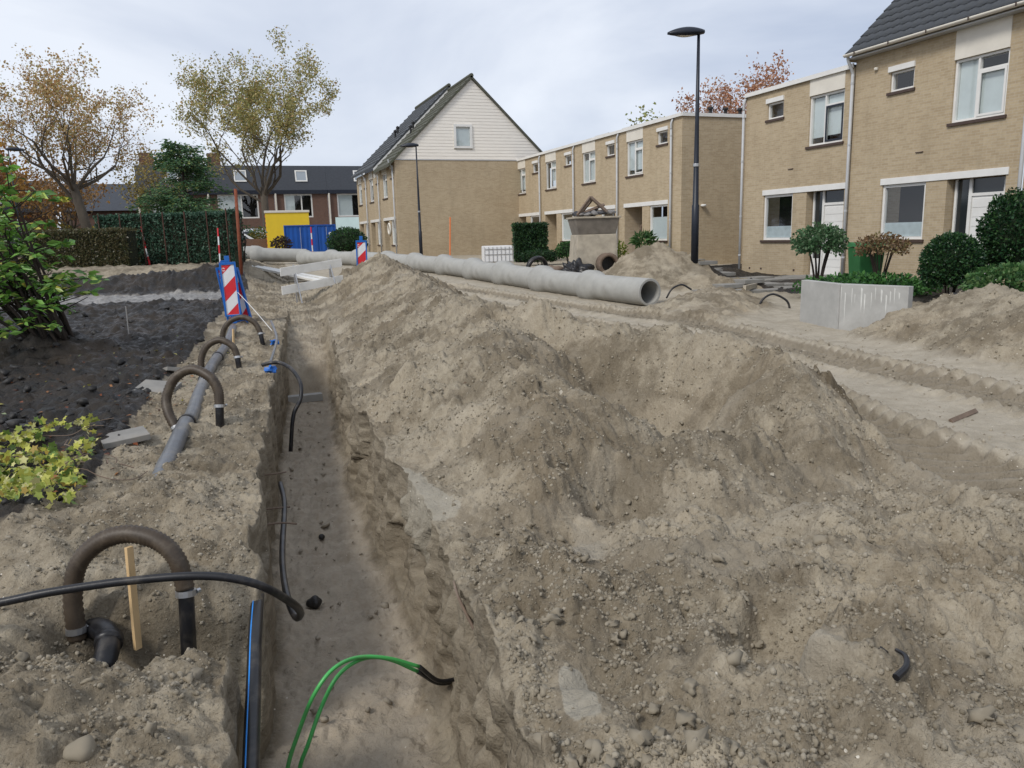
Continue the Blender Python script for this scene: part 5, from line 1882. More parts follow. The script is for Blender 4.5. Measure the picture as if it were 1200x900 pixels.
# ------------------------------------------------------------------ retaining wall units by the gardens
def wall_unit(p, q, z1, label, drips):
    a, c = Vector((*p, 0)), Vector((*q, 0))
    d = (c - a).normalized()
    n = Vector((-d.y, d.x, 0)) * 0.13
    if n.x < 0:
        n = -n
    zb = -0.35
    t = thing('wall_unit', label, 'wall', (p[0], p[1], 0), 0, 'concrete retaining wall units')
    vs = []
    L1 = c - a
    for z in (zb, z1):
        for e in (Vector((0, 0, 0)), L1, L1 + n, n):
            vs.append(e + Vector((0, 0, z)))
    MB().add(vs, [(0, 3, 2, 1), (4, 5, 6, 7), (0, 1, 5, 4), (1, 2, 6, 5), (2, 3, 7, 6), (3, 0, 4, 7)]).build('stem', M['concrete'], t, bevel=0.012)
    if drips:
        rnd = random.Random(4)
        m = MB()
        off = -n.normalized() * 0.0022
        for i in range(13):
            u = 0.03 + 0.94 * (i + rnd.uniform(-0.3, 0.3)) / 13
            w = rnd.uniform(0.005, 0.02)
            ln = rnd.uniform(0.08, 0.5) * (1.1 - 0.6 * u)
            zt = z1 - rnd.uniform(0.015, 0.15)
            c0 = L1 * u + off
            m.add([c0 - d * w + Vector((0, 0, zt)), c0 + d * w * 0.8 + Vector((0, 0, zt - 0.02)), c0 + d * w * 0.5 + Vector((0, 0, zt - ln * 0.7)), c0 - d * w * 0.1 + Vector((0, 0, zt - ln)), c0 - d * w * 0.7 + Vector((0, 0, zt - ln * 0.6))], [(0, 1, 2, 3, 4)])
        m.build('drips', plain('lime_streak', (0.60, 0.60, 0.57), 0.8, 0.15, 9), t)
    return t


wall_unit((9.28, 10.82), (9.0, 9.62), 0.62, 'plain grey concrete retaining wall unit nearer the conduit loop', False)
wall_unit((9.0, 9.60), (9.27, 8.55), 0.625, 'concrete retaining wall unit streaked with white drips', True)


# ------------------------------------------------------------------ old chamber of concrete with rubble on top
CZ = ground_z(11.3, 23.0)
t = thing('concrete_chamber', 'weathered concrete manhole chamber dug out before the terrace', 'chamber', (11.35, 23.1, 0.0), R(-12))
m = MB()
m.add([(-0.78, -0.6, CZ - 0.2), (0.68, -0.6, CZ - 0.2), (0.68, 0.6, CZ - 0.2), (-0.78, 0.6, CZ - 0.2), (-0.66, -0.52, 1.46), (0.62, -0.52, 1.46), (0.62, 0.52, 1.46), (-0.66, 0.52, 1.46)],
      [(0, 3, 2, 1), (4, 5, 6, 7), (0, 1, 5, 4), (1, 2, 6, 5), (2, 3, 7, 6), (3, 0, 4, 7)])
m.build('chamber_wall', M['concrete_old'], t, bevel=0.03)
m = MB()
m.add([(-0.62, -0.5, 1.462), (0.60, -0.5, 1.462), (0.60, 0.5, 1.462), (-0.62, 0.5, 1.462), (-0.74, -0.62, 1.96), (0.70, -0.62, 1.96), (0.70, 0.62, 1.96), (-0.74, 0.62, 1.96)],
      [(0, 3, 2, 1), (4, 5, 6, 7), (0, 1, 5, 4), (1, 2, 6, 5), (2, 3, 7, 6), (3, 0, 4, 7)])
m.build('collar', plain('brown_concrete', (0.20, 0.175, 0.145), 0.9, 0.25, 4, 0.4, dirt=(0.1, 0.09, 0.08)), t, bevel=0.02)
MB().box(-0.78, 0.74, -0.66, 0.66, 1.962, 2.02).build('rim_slab', M['concrete_old'], t, bevel=0.015)
m = MB()
m.lathe([(0.24, 0.0), (0.33, 0.0), (0.36, 0.1), (0.34, 0.55), (0.24, 0.55)], 22, 'y', True)
o = m.build('pipe_stub', M['debris'], t, smooth=True)
o.location = (0.25, -0.98, 0.52)
o = MB().lathe([(0.0, 0.3), (0.239, 0.3)], 22, 'y').build('bore_shade_disc', M['black_rubber'], t)  # black disc stands in for the shade inside the stub
o.location = (0.25, -0.98, 0.52)
t2 = thing('rubble_pile', 'broken timber frame and dark rubble heaped on the concrete chamber', 'rubble', (11.35, 23.1, 2.02), R(-12))
for (p, q, w) in (((-0.62, -0.35, 0.05), (-0.12, -0.1, 0.62), 0.05), ((-0.12, -0.1, 0.62), (0.42, -0.2, 0.12), 0.05), ((-0.60, -0.3, 0.05), (0.35, 0.0, 0.38), 0.045), ((-0.45, 0.2, 0.03), (-0.05, -0.05, 0.55), 0.04)):
    a, c = Vector(p), Vector(q)
    d = c - a
    s1 = d.orthogonal().normalized() * w
    s2 = d.cross(s1).normalized() * w * 0.6
    vs = [a + s1 + s2, a - s1 + s2, a - s1 - s2, a + s1 - s2, c + s1 + s2, c - s1 + s2, c - s1 - s2, c + s1 - s2]
    MB().add(vs, [(0, 3, 2, 1), (4, 5, 6, 7), (0, 1, 5, 4), (1, 2, 6, 5), (2, 3, 7, 6), (3, 0, 4, 7)]).build('timber', M['debris'], t2, bevel=0.006)
rnd = random.Random(9)
RUB = [plain('rubble_grey', (0.20, 0.19, 0.18), 0.9, 0.3, 8, 0.4), plain('rubble_dark', (0.05, 0.05, 0.055), 0.8, 0.3, 8, 0.4)]
for i in range(16):
    bm = bmesh.new()
    bmesh.ops.create_icosphere(bm, subdivisions=1, radius=1)
    for vv in bm.verts:
        vv.co *= rnd.uniform(0.6, 1.25)
    me = bpy.data.meshes.new('rubble')
    bm.to_mesh(me)
    bm.free()
    o = link('rubble', me, RUB[i % 2], t2)
    u = rnd.uniform(-0.5, 0.62)
    o.location = (u, rnd.uniform(-0.4, 0.4), 0.06 + max(0, 0.22 - abs(u - 0.05) * 0.3) * rnd.random())
    o.scale = (rnd.uniform(0.1, 0.24), rnd.uniform(0.1, 0.2), rnd.uniform(0.05, 0.12))
# dark plastic heap at its foot
for i, (x, y, s, lab) in enumerate(((10.35, 22.3, (0.5, 0.4, 0.42), 'crumpled black plastic heap at the foot of the chamber'), (9.7, 22.9, (0.55, 0.4, 0.25), 'lower dark rubble heap beside the black plastic'))):
    bm = bmesh.new()
    bmesh.ops.create_icosphere(bm, subdivisions=4, radius=1)
    for vv in bm.verts:
        p = vv.co
        k = 1 + 0.25 * math.sin(p.x * 7 + i * 2) * math.sin(p.y * 6 + 1) + 0.15 * math.sin(p.z * 13 + p.x * 11)
        vv.co = p * k
    me = bpy.data.meshes.new('plastic_heap')
    bm.to_mesh(me)
    bm.free()
    o = link('plastic_heap', me, M['black_rubber'] if i == 0 else M['debris'], None, True)
    o.location = (x, y, ground_z(x, y) + 0.1)
    o.scale = s
    tag(o, lab, 'heap')
o = MB().lathe([(0.36 + 0.07 * math.cos(a), 0.09 * math.sin(a)) for a in [i * math.pi / 4 for i in range(8)]], 24, 'y', True).build('rubber_ring', M['black_rubber'], None, smooth=True)
o.location = (9.4, 23.3, ground_z(9.4, 23.3) + 0.28)
o.rotation_euler = (R(10), 0, R(12))
tag(o, 'dark ring standing behind the line of pipes', 'ring')

# white liquid container in its cage
t = thing('liquid_container', 'white liquid container in a steel grid cage below the gable wall', 'container', (10.95, 31.7, ground_z(10.95, 31.7)), R(-8))
MB().box(-0.6, 0.6, -0.45, 0.45, 0.06, 0.76).build('tank', M['white_sheet'], t, bevel=0.06)
m = MB()
for i in range(8):
    x = -0.62 + 1.24 * i / 7
    m.tube([(x, -0.47, 0.0), (x, -0.47, 0.72)], 0.012, 5)
for z in (0.1, 0.4, 0.62):
    m.tube([(-0.62, -0.47, z), (0.62, -0.47, z)], 0.012, 5)
m.build('cage', M['alu'], t)

# ------------------------------------------------------------------ cabin, containers, van, cars at the far end
t = thing('site_cabin', 'yellow site cabin with pale roof edge beside the blue containers', 'cabin', (2.85, 58.2, 0.5), R(-3))
MB().box(0, 3.0, 0, 2.4, 0.1, 3.0).build('body', M['yellow'], t, bevel=0.03)
MB().box(-0.06, 3.06, -0.06, 2.46, 2.99, 3.15).build('roof', M['cream'], t, bevel=0.03)
m = MB()
for i in range(9):
    m.box(-0.035, -0.002, 0.02, 0.1, 0.2 + i * 0.31, 0.36 + i * 0.31)
m.build('hazard_strip', M['orange'], t)


def container(x, y, rz, w, h, d, label):
    t = thing('storage_container', label, 'container', (x, y, 0.55), rz, 'blue storage containers')
    m = MB()
    n = int(w / 0.14)
    vs, fs = [], []
    for i in range(n + 1):
        xx = w * i / n
        yy = -0.03 if i % 2 else 0.0
        vs += [(xx, yy, 0.1), (xx, yy, h)]
    fs = [(2 * i, 2 * i + 2, 2 * i + 3, 2 * i + 1) for i in range(n)]
    m.add(vs, fs)
    m.box(0, w, 0.01, d, 0.1, h - 0.01)
    m.build('body', M['container'], t)
    fr = MB()
    fr.box(-0.06, 0.02, -0.06, 0.06, 0, h + 0.06)
    fr.box(w - 0.02, w + 0.06, -0.06, 0.06, 0, h + 0.06)
    fr.box(0.02, w - 0.02, -0.058, 0.06, h - 0.02, h + 0.055)
    fr.box(0.02, w - 0.02, -0.058, 0.06, 0.0, 0.1)
    fr.build('frame', M['container'], t)
    MB().box(w * 0.5, w * 0.5 + 0.03, -0.075, -0.06, 0.15, h - 0.1).build('lock_bar', M['alu'], t)
    if 'round' in label:
        m = MB()
        m.add([(w * 0.72 + 0.1 * math.cos(a), -0.05, h * 0.72 + 0.1 * math.sin(a)) for a in [i * math.pi / 6 for i in range(12)]], [tuple(range(12))])
        m.build('round_sticker', M['white_sheet'], t)
    return t


container(3.72, 52.8, R(-4), 1.9, 1.9, 1.6, 'blue corrugated container nearer the yellow cabin')
container(5.74, 52.6, R(-4), 1.15, 1.9, 1.6, 'blue container with a small round white sticker')


def car_profile(name, prof, win, w, label, cat, loc, rz, paint, group=None, wheel_x=(0.75, 3.3)):
    t = thing(name, label, cat, loc, rz, group)
    n = len(prof)
    vs = []
    for sgn, inset in ((-1, 0.0), (1, 0.0)):
        for (x, z) in prof:
            tuck = 0.16 * max(0, (z - 0.95) / 0.6)
            vs.append((x, sgn * (w / 2 - tuck), z))
    fs = [tuple(range(n))[::-1], tuple(range(n, 2 * n))] + [(i, (i + 1) % n, n + (i + 1) % n, n + i) for i in range(n)]
    MB().add(vs, fs).build('body', M[paint], t, bevel=0.04)
    for sgn in (-1, 1):
        for wn_ in win:
            MB().add([(x, sgn * (w / 2 - 0.16 * max(0, (z - 0.95) / 0.6) + 0.006), z) for x, z in wn_], [tuple(range(len(wn_)))]).build('side_window', M['car_glass'], t)
    for x in wheel_x:
        for sgn in (-1, 1):
            m = MB()
            m.lathe([(0.0, -0.1), (0.2, -0.1), (0.31, -0.1), (0.33, -0.06), (0.33, 0.06), (0.31, 0.1), (0.0, 0.1)], 18, 'y')
            o = m.build('wheel', M['black_rubber'], t)
            o.location = (x, sgn * (w / 2 - 0.08), 0.33)
    return t


vanp = [(0, 0.3), (4.9, 0.3), (4.95, 0.8), (4.85, 1.05), (4.0, 1.25), (3.2, 1.92), (2.9, 2.0), (0.05, 2.0)]
v = car_profile('van', vanp, [[(2.35, 1.15), (3.75, 1.15), (3.1, 1.78), (2.35, 1.82)]], 1.9, 'white van parked behind the yellow cabin', 'van', (4.6, 66.3, 0.55), R(184), 'car_white', wheel_x=(0.9, 3.9))
carp = [(0, 0.35), (4.2, 0.35), (4.25, 0.7), (4.1, 0.88), (3.1, 0.98), (2.4, 1.42), (1.0, 1.45), (0.25, 1.0), (0.0, 0.8)]
cw = [[(0.62, 1.02), (2.75, 1.0), (2.3, 1.34), (1.05, 1.37)]]
car_profile('parked_car', carp, cw, 1.75, 'dark parked car just visible over the brown hedge', 'car', (-8.6, 44.5, 0.95), R(8), 'car_dark')
car_profile('parked_car', carp, cw, 1.75, 'white parked car behind the feathery green tree', 'car', (-1.0, 62, 0.7), R(4), 'car_white')
o = MB().box(-1.1, 1.1, -0.8, 0.8, 0, 1.9).build('tarpaulin_stack', M['teal'], None, bevel=0.15)
o.location = (1.4, 70, 0.5)
tag(o, 'teal covered stack between the ivy screen and the van', 'stack')
m = MB()
m.add([(-2, 0, 0), (2, 0, 0), (2, 0.9, 0), (-2, 0.9, 0), (-1.9, 0.1, 1.35), (1.7, 0.1, 1.3), (1.7, 0.8, 1.3), (-1.9, 0.8, 1.35)], [(0, 3, 2, 1), (4, 5, 6, 7), (0, 1, 5, 4), (1, 2, 6, 5), (2, 3, 7, 6), (3, 0, 4, 7)])
o = m.build('garden_wall', M['brick_red'], None)
o.location = (2.2, 60.2, 0.4)
tag(o, 'low red brick wall in front of the white van', 'wall')

# ------------------------------------------------------------------ front gardens: path slabs, planter, bin
PATH = thing('garden_path', None, None)
PATH['kind'] = 'structure'
PATH.location = (11.9, 17.0, 0.0)
SLAB = MB().box(0, 0.59, 0, 0.59, -0.05, 0.045).build('slab', M['paving'], PATH, bevel=0.008)
spots = []
for i in range(8):
    for j in range(2):
        spots.append((0.1 + i * 0.6, 1.0 + j * 0.6))
for i in range(7):
    for j in range(2):
        spots.append((-0.9 + i * 0.6 - j * 0.2, -1.6 + j * 0.6))
for i in range(7):
    for j in range(3):
        spots.append((1.2 + i * 0.6, 6.4 + j * 0.6))
for k, (x, y) in enumerate(spots):
    o = SLAB if k == 0 else SLAB.copy()
    if k:
        COL.objects.link(o)
        o.parent = PATH
    o.location = (x, y, max(ground_z(x + 12.2, y + 17.3), -0.02) + random.uniform(-0.006, 0.006))
    o.rotation_euler = (random.uniform(-0.012, 0.012), random.uniform(-0.012, 0.012), random.uniform(-0.01, 0.01))
t = thing('planter', 'low black edged planter below the big dark shrub', 'planter', (11.95, 10.15, 0.0), R(-52))
for zz_, dz in ((0.0, 0.28),):
    MB().box(0, 3.2, -0.08, 0.06, -0.2, 0.30).build('edge_board', M['soil_block'], t, bevel=0.01)
    MB().box(0, 3.2, 0.062, 0.9, -0.2, 0.24).build('planter_soil', M['black_soil'], t)
t = thing('wheelie_bin', 'green wheelie bin half hidden behind the withered brown shrub', 'bin', (13.95, 14.15, ground_z(13.95, 14.15) + 0.02), R(-20))
m = MB()
m.add([(-0.24, -0.26, 0.06), (0.24, -0.26, 0.06), (0.24, 0.26, 0.06), (-0.24, 0.26, 0.06), (-0.29, -0.34, 0.98), (0.29, -0.34, 0.98), (0.29, 0.32, 0.98), (-0.29, 0.32, 0.98)],
      [(0, 3, 2, 1), (4, 5, 6, 7), (0, 1, 5, 4), (1, 2, 6, 5), (2, 3, 7, 6), (3, 0, 4, 7)])
m.build('body', M['bin'], t, bevel=0.03)
m = MB()
m.add([(-0.31, -0.37, 0.985), (0.31, -0.37, 0.985), (0.31, 0.34, 0.985), (-0.31, 0.34, 0.985), (-0.27, -0.3, 1.06), (0.27, -0.3, 1.06), (0.27, 0.3, 1.1), (-0.27, 0.3, 1.1)],
      [(0, 3, 2, 1), (4, 5, 6, 7), (0, 1, 5, 4), (1, 2, 6, 5), (2, 3, 7, 6), (3, 0, 4, 7)])
m.build('lid', M['bin'], t, bevel=0.02)
for sx in (-0.27, 0.27):
    o = MB().lathe([(0.0, -0.03), (0.1, -0.03), (0.1, 0.03), (0.0, 0.03)], 14, 'x').build('wheel', M['black_rubber'], t)
    o.location = (sx, 0.27, 0.1)
# rows of edging at the street side of the gardens
for i, (p, q, lab) in enumerate((((11.2, 15.0), (13.0, 16.7), 'grey kerb edging lifted along the garden path'), ((12.6, 20.9), (14.4, 23.0), 'grey kerb edging across the mouth of the alley'))):
    a, c = Vector((*p, 0)), Vector((*q, 0))
    z0_, z1_ = ground_z(*p), ground_z(*q)
    m = MB()
    slant_board(m, (0, 0, 0.03), (c.x - a.x, c.y - a.y, 0.03 + z1_ - z0_), 0.12, 0.07)
    o = m.build('kerb_edging', M['concrete_old'], None, bevel=0.008)
    o.location = (p[0], p[1], z0_)
    tag(o, lab, 'kerb')


# ------------------------------------------------------------------ foliage
def rand_rot(n, rng, up=0.0):
    """random orthonormal frames; up pulls the normals towards +z"""
    nrm = rng.normal(size=(n, 3))
    nrm[:, 2] += up
    nrm /= np.linalg.norm(nrm, axis=1, keepdims=True) + 1e-9
    t = rng.normal(size=(n, 3))
    t -= nrm * np.sum(t * nrm, 1, keepdims=True)
    t /= np.linalg.norm(t, axis=1, keepdims=True) + 1e-9
    return t, np.cross(nrm, t), nrm


LEAF6 = np.array([(0, 0, 0), (0.5, 0.32, 0.06), (1.0, 0, -0.05), (0.5, -0.32, 0.06)])     # one folded blade
LEAF6_F = np.array([(0, 1, 2), (0, 2, 3)])
a_ = [i * 2 * math.pi / 10 for i in range(10)]
IVY = np.array([(0.5, 0, 0)] + [(0.5 + (0.52 if i % 2 == 0 else 0.30) * math.cos(t), (0.52 if i % 2 == 0 else 0.30) * math.sin(t), 0.03 * (i % 2)) for i, t in enumerate(a_)])
IVY_F = np.array([(0, i + 1, (i + 1) % 10 + 1) for i in range(10)])


def leaf_cloud(name, P, size, palette, mat, parent=None, seed=0, up=0.4, shape='blade', dirs=None, aspect=1.0, weights=None):
    rng = np.random.default_rng(seed)
    n = len(P)
    V, F = (LEAF6, LEAF6_F) if shape == 'blade' else (IVY, IVY_F)
    t, b, nr = rand_rot(n, rng, up)
    if dirs is not None:
        t = dirs / (np.linalg.norm(dirs, axis=1, keepdims=True) + 1e-9)
        r = rng.normal(size=(n, 3))
        r[:, 2] += up
        nr = r - t * np.sum(r * t, 1, keepdims=True)
        nr /= np.linalg.norm(nr, axis=1, keepdims=True) + 1e-9
        b = np.cross(nr, t)
    s = size * (0.6 + 0.8 * rng.random(n))
    W = V[None] * s[:, None, None]
    pts = P[:, None, :] + W[..., 0:1] * t[:, None, :] + W[..., 1:2] * aspect * b[:, None, :] + W[..., 2:3] * nr[:, None, :]
    k = len(V)
    faces = (F[None] + (np.arange(n) * k)[:, None, None]).reshape(-1, 3)
    me = np_mesh(name, pts.reshape(-1, 3), None, faces)
    pal = np.array(palette)
    idx = rng.choice(len(pal), n, p=weights)
    c = pal[idx] * (0.75 + 0.5 * rng.random((n, 1)))
    col = np.concatenate([c, np.ones((n, 1))], 1)
    at = me.attributes.new('Col', 'FLOAT_COLOR', 'FACE')
    at.data.foreach_set('color', np.repeat(col, len(F), 0).astype(np.float32).ravel())
    o = link(name, me, M[mat], parent)
    return o


def tree(x, y, zb, height, trunk_r, fork, spread, label, palette, weights, n_leaves, leaf, seed, name='broadleaf_tree', levels=5, lean=(0, 0), group=None, limbs=7, bark='bark', leafing=1.0, top_bias=0.0):
    rnd = random.Random(seed)
    t = thing(name, label, 'tree', (x, y, zb), 0, group)
    m = MB()
    twigs = []
    cz = fork + (height - fork) * 0.52
    rz = (height - fork) * 0.56

    def inside(p):
        return (p.x / spread) ** 2 + (p.y / spread) ** 2 + ((p.z - cz) / rz) ** 2 < 1.0

    def grow(p, d, ln, r, lv):
        n = 4 if lv < 2 else 3
        pts, rr = [p.copy()], [r]
        for i in range(n):
            d = (d + Vector((rnd.gauss(0, 0.16), rnd.gauss(0, 0.16), rnd.gauss(0.06, 0.10)))).normalized()
            p = p + d * ln / n
            pts.append(p.copy())
            rr.append(r * (1 - 0.45 * (i + 1) / n))
            if lv >= levels - 2:
                twigs.append((p.copy(), d.copy()))
        m.tube(pts, rr, 7 if lv < 2 else 4 if lv < 4 else 3, caps=False)
        if lv >= levels:
            return
        k = rnd.choice((2, 3, 3)) if lv < levels - 1 else 3
        for j in range(k):
            i = n if j == 0 else rnd.randint(1, n)
            q = pts[i]
            ax = Vector((rnd.gauss(0, 1), rnd.gauss(0, 1), rnd.gauss(0, 0.5))).normalized()
            nd = (d + ax * (0.35 if j == 0 else rnd.uniform(0.55, 0.95))).normalized()
            out = Vector((q.x, q.y, (q.z - cz) * 0.6))
            if not inside(q + nd * ln * 0.6):
                nd = (nd - out.normalized() * 0.7).normalized()
                ln2 = ln * 0.5
            else:
                ln2 = ln * rnd.uniform(0.62, 0.80)
            grow(q, nd, ln2, rr[i] * (0.78 if j == 0 else 0.6), lv + 1)
    top = Vector((lean[0], lean[1], fork))
    m.tube([(0, 0, -0.4), (0, 0, 0.1), (lean[0] * 0.3, lean[1] * 0.3, fork * 0.4), top], [trunk_r * 1.5, trunk_r * 1.15, trunk_r, trunk_r * 0.9], 12)
    for i in range(limbs):
        a = 2 * math.pi * i / limbs + rnd.uniform(-0.3, 0.3)
        el = rnd.uniform(0.2, 0.95) if i else 1.4
        d = Vector((math.cos(a) * math.cos(el), math.sin(a) * math.cos(el), math.sin(el)))
        q = top - Vector((0, 0, rnd.uniform(0, fork * 0.25)))
        grow(q, d, (height - fork) * rnd.uniform(0.30, 0.40), trunk_r * rnd.uniform(0.34, 0.5), 1)
    m.build('trunk', M[bark], t, smooth=True)
    rng = np.random.default_rng(seed)
    tw = np.array([q[0][:] for q in twigs])
    td = np.array([q[1][:] for q in twigs])
    # some twigs are bare, others carry tufts
    tuft = np.clip(0.5 + 1.3 * fbm2(tw[:, 0] + tw[:, 2] * 0.7, tw[:, 1] - tw[:, 2] * 0.4, 0.35, 2, seed) + top_bias * (tw[:, 2] - cz) / rz, 0.22, 1) ** 1.2
    pr = tuft / tuft.sum()
    idx = rng.choice(len(tw), n_leaves, p=pr)
    P = tw[idx] + rng.normal(size=(n_leaves, 3)) * leaf * 1.3 + td[idx] * rng.random((n_leaves, 1)) * leaf
    leaf_cloud('crown', P, leaf, palette, 'leaf', t, seed, 0.5, weights=weights)
    return t


GOLD = [(0.30, 0.19, 0.035), (0.24, 0.20, 0.05), (0.16, 0.17, 0.05), (0.32, 0.14, 0.03), (0.20, 0.10, 0.04)]
tree(3.3, 66.4, 0.5, 17.2, 0.30, 5.3, 6.3, 'large plane tree with thin olive and gold leaves behind the yellow cabin', [(0.42, 0.36, 0.13), (0.36, 0.34, 0.13), (0.26, 0.28, 0.11), (0.50, 0.40, 0.17), (0.40, 0.26, 0.11)], [0.25, 0.3, 0.2, 0.15, 0.1], 24000, 0.175, 11, group='tall autumn trees', limbs=8)
tree(-8.9, 63.0, 0.6, 15.4, 0.34, 5.2, 6.6, 'large half bare autumn tree with leaning limbs behind the brown hedge', [(0.48, 0.31, 0.12), (0.42, 0.33, 0.14), (0.54, 0.40, 0.22), (0.46, 0.24, 0.09), (0.36, 0.32, 0.12)], [0.28, 0.2, 0.22, 0.12, 0.18], 15500, 0.17, 23, lean=(-0.8, 0.2), group='tall autumn trees', limbs=8)
tree(-19.0, 78.0, 0.6, 13.5, 0.4, 3.5, 6.0, 'orange leaved tree beyond the skylit house at the park edge', [(0.42, 0.20, 0.02), (0.45, 0.26, 0.03), (0.34, 0.13, 0.02)], None, 9000, 0.34, 31, group='tall autumn trees')
tree(-16.8, 61.0, 0.6, 11.0, 0.28, 3.0, 4.5, 'rusty brown tree rising behind the glossy shrub', [(0.30, 0.14, 0.05), (0.24, 0.12, 0.06), (0.34, 0.18, 0.05)], None, 3800, 0.28, 37, group='tall autumn trees')
tree(-5.2, 76.0, 0.6, 10.5, 0.2, 3.0, 3.6, 'slim nearly bare tree before the dark brick chimney house', [(0.30, 0.24, 0.06), (0.22, 0.18, 0.07)], None, 1500, 0.25, 41, group='tall autumn trees')
tree(-11.5, 72.0, 0.6, 9.0, 0.22, 2.6, 3.4, 'small bare trunked tree between the park houses', [(0.32, 0.18, 0.05), (0.25, 0.14, 0.06)], None, 1700, 0.25, 43, group='tall autumn trees')
tree(-13.5, 80.0, 0.6, 10.0, 0.2, 3.0, 3.6, 'bare grey tree standing before the far grey roofed house', [(0.30, 0.2, 0.08), (0.25, 0.16, 0.08)], None, 1400, 0.25, 47, group='tall autumn trees')
tree(27.4, 37.4, 0.2, 11.5, 0.22, 3.6, 3.4, 'russet crowned tree rising behind the flat roofed terrace', [(0.46, 0.23, 0.13), (0.40, 0.18, 0.10), (0.50, 0.30, 0.18)], None, 6500, 0.15, 53, top_bias=0.8, group='tall autumn trees')
tree(25.2, 45.0, 0.2, 9.0, 0.26, 3.0, 2.6, 'light green treetop showing over the terrace roof lanterns', [(0.22, 0.26, 0.07), (0.28, 0.28, 0.08)], None, 4200, 0.22, 59, group='tall autumn trees')


# feathery evergreen: tiers of drooping sprays round one stem
def feathery(x, y, zb, height, rad, label):
    t = thing('feathery_tree', label, 'tree', (x, y, zb))
    rng = np.random.default_rng(71)
    m = MB()
    m.tube([(0, 0, -0.3), (0.05, 0, height * 0.5), (0, 0, height)], [0.13, 0.09, 0.02], 8)
    P, D = [], []
    for i in range(120):
        u = rng.random() ** 0.8
        z = 0.8 + u * (height - 0.9)
        a = rng.random() * 6.283
        L_ = rad * (1 - 0.75 * u) * (0.65 + 0.5 * rng.random())
        pts = [(0, 0, z)]
        for k in range(1, 6):
            f = k / 5
            pts.append((math.cos(a) * L_ * f, math.sin(a) * L_ * f, z + L_ * (0.35 * f - 0.28 * f * f)))
        m.tube(pts, [0.03, 0.025, 0.02, 0.015, 0.01, 0.006], 4, caps=False)
        q = np.array(pts)
        nl = int(150 * L_ / rad) + 30
        s = 0.2 + 0.8 * rng.random(nl)
        base = np.stack([np.interp(s, np.linspace(0, 1, 6), q[:, j]) for j in range(3)], 1)
        side = np.array([-math.sin(a), math.cos(a), 0])
        off = rng.normal(size=(nl, 1)) * 0.30 * (1 - 0.4 * s[:, None])
        P.append(base + side * off + rng.normal(size=(nl, 3)) * 0.09 - np.array([0, 0, 1]) * np.abs(off) * 0.25)
        D.append(side * np.sign(off) + np.array([math.cos(a), math.sin(a), -0.35]))
    m.build('trunk', M['dark_bark'], t, smooth=True)
    leaf_cloud('crown', np.concatenate(P), 0.17, [(0.06, 0.135, 0.055), (0.095, 0.175, 0.07), (0.04, 0.10, 0.05), (0.20, 0.24, 0.07)], 'leaf', t, 3, 0.5, dirs=np.concatenate(D), aspect=0.7, weights=[0.35, 0.35, 0.2, 0.1])
    return t


feathery(-1.75, 44.6, 0.7, 5.9, 3.5, 'feathery dark green tree rising behind the ivy screen')


def shell(n, rng, rx, ry, rz_, inner=0.72, bottom=-0.6, lumps=0.16, seed=1):
    """points through the outer volume of a lumpy ellipsoid"""
    d = rng.normal(size=(n * 2, 3))
    d /= np.linalg.norm(d, axis=1, keepdims=True)
    d = d[d[:, 2] > bottom][:n]
    lum = 1 + lumps * fbm2(d[:, 0] * 2 + d[:, 2], d[:, 1] * 2 - d[:, 2], 1.3, 3, seed) * 2
    r = (inner + (1 - inner) * rng.random(len(d)) ** 0.5) * lum
    return d * r[:, None] * np.array([rx, ry, rz_]), d


def bush(name, x, y, zc, rx, ry, rz_, n, leaf, palette, label, cat='shrub', seed=1, zb=None, stems=6, mat='leaf', inner=0.6, rz=0.0, weights=None, group=None, bottom=-0.75, core=True, stem_r=0.02, aspect=1.0, lumps=0.16):
    zb = ground_z(x, y) if zb is None else zb
    t = thing(name, label, cat, (x, y, zb), rz, group)
    rng = np.random.default_rng(seed)
    P, d = shell(n, rng, rx, ry, rz_, inner, bottom, lumps, seed)
    P[:, 2] += zc - zb
    leaf_cloud('foliage', P, leaf, palette, mat, t, seed, 0.3, dirs=d + rng.normal(size=d.shape) * 0.8, weights=weights, aspect=aspect)
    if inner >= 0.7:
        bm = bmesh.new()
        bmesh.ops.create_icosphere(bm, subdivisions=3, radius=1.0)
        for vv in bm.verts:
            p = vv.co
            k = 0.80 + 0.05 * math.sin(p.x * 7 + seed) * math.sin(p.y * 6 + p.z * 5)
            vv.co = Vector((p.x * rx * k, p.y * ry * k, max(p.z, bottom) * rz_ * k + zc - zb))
        me = bpy.data.meshes.new('dark_core')
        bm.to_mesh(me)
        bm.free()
        link('dark_core', me, M['inner'], t, True)  # added solid body closes gaps; its dark colour stands in for inner shade
    m = MB()
    for i in range(stems):
        a = rng.random() * 6.283
        q = Vector((math.cos(a) * rx * 0.5, math.sin(a) * ry * 0.5, zc - zb + rz_ * 0.3 * rng.random()))
        m.tube(smooth_path([(math.cos(a) * 0.04, math.sin(a) * 0.04, -0.1), Vector(q) * 0.45 + Vector((0, 0, 0.0)), q], 3), [stem_r * (1 - 0.09 * k) for k in range(7)], 5)
    m.build('stem', M['dark_bark'], t)
    return t


M['inner'] = plain('shrub_dark_core', (0.016, 0.028, 0.012), 1.0, 0.4, 9, 0.4)  # dark tone painted for the shaded inside of the leaf shell
DARK = [(0.018, 0.055, 0.020), (0.028, 0.075, 0.026), (0.045, 0.10, 0.03), (0.012, 0.038, 0.017)]
MID = [(0.05, 0.13, 0.035), (0.08, 0.17, 0.05), (0.035, 0.09, 0.03), (0.12, 0.20, 0.07)]
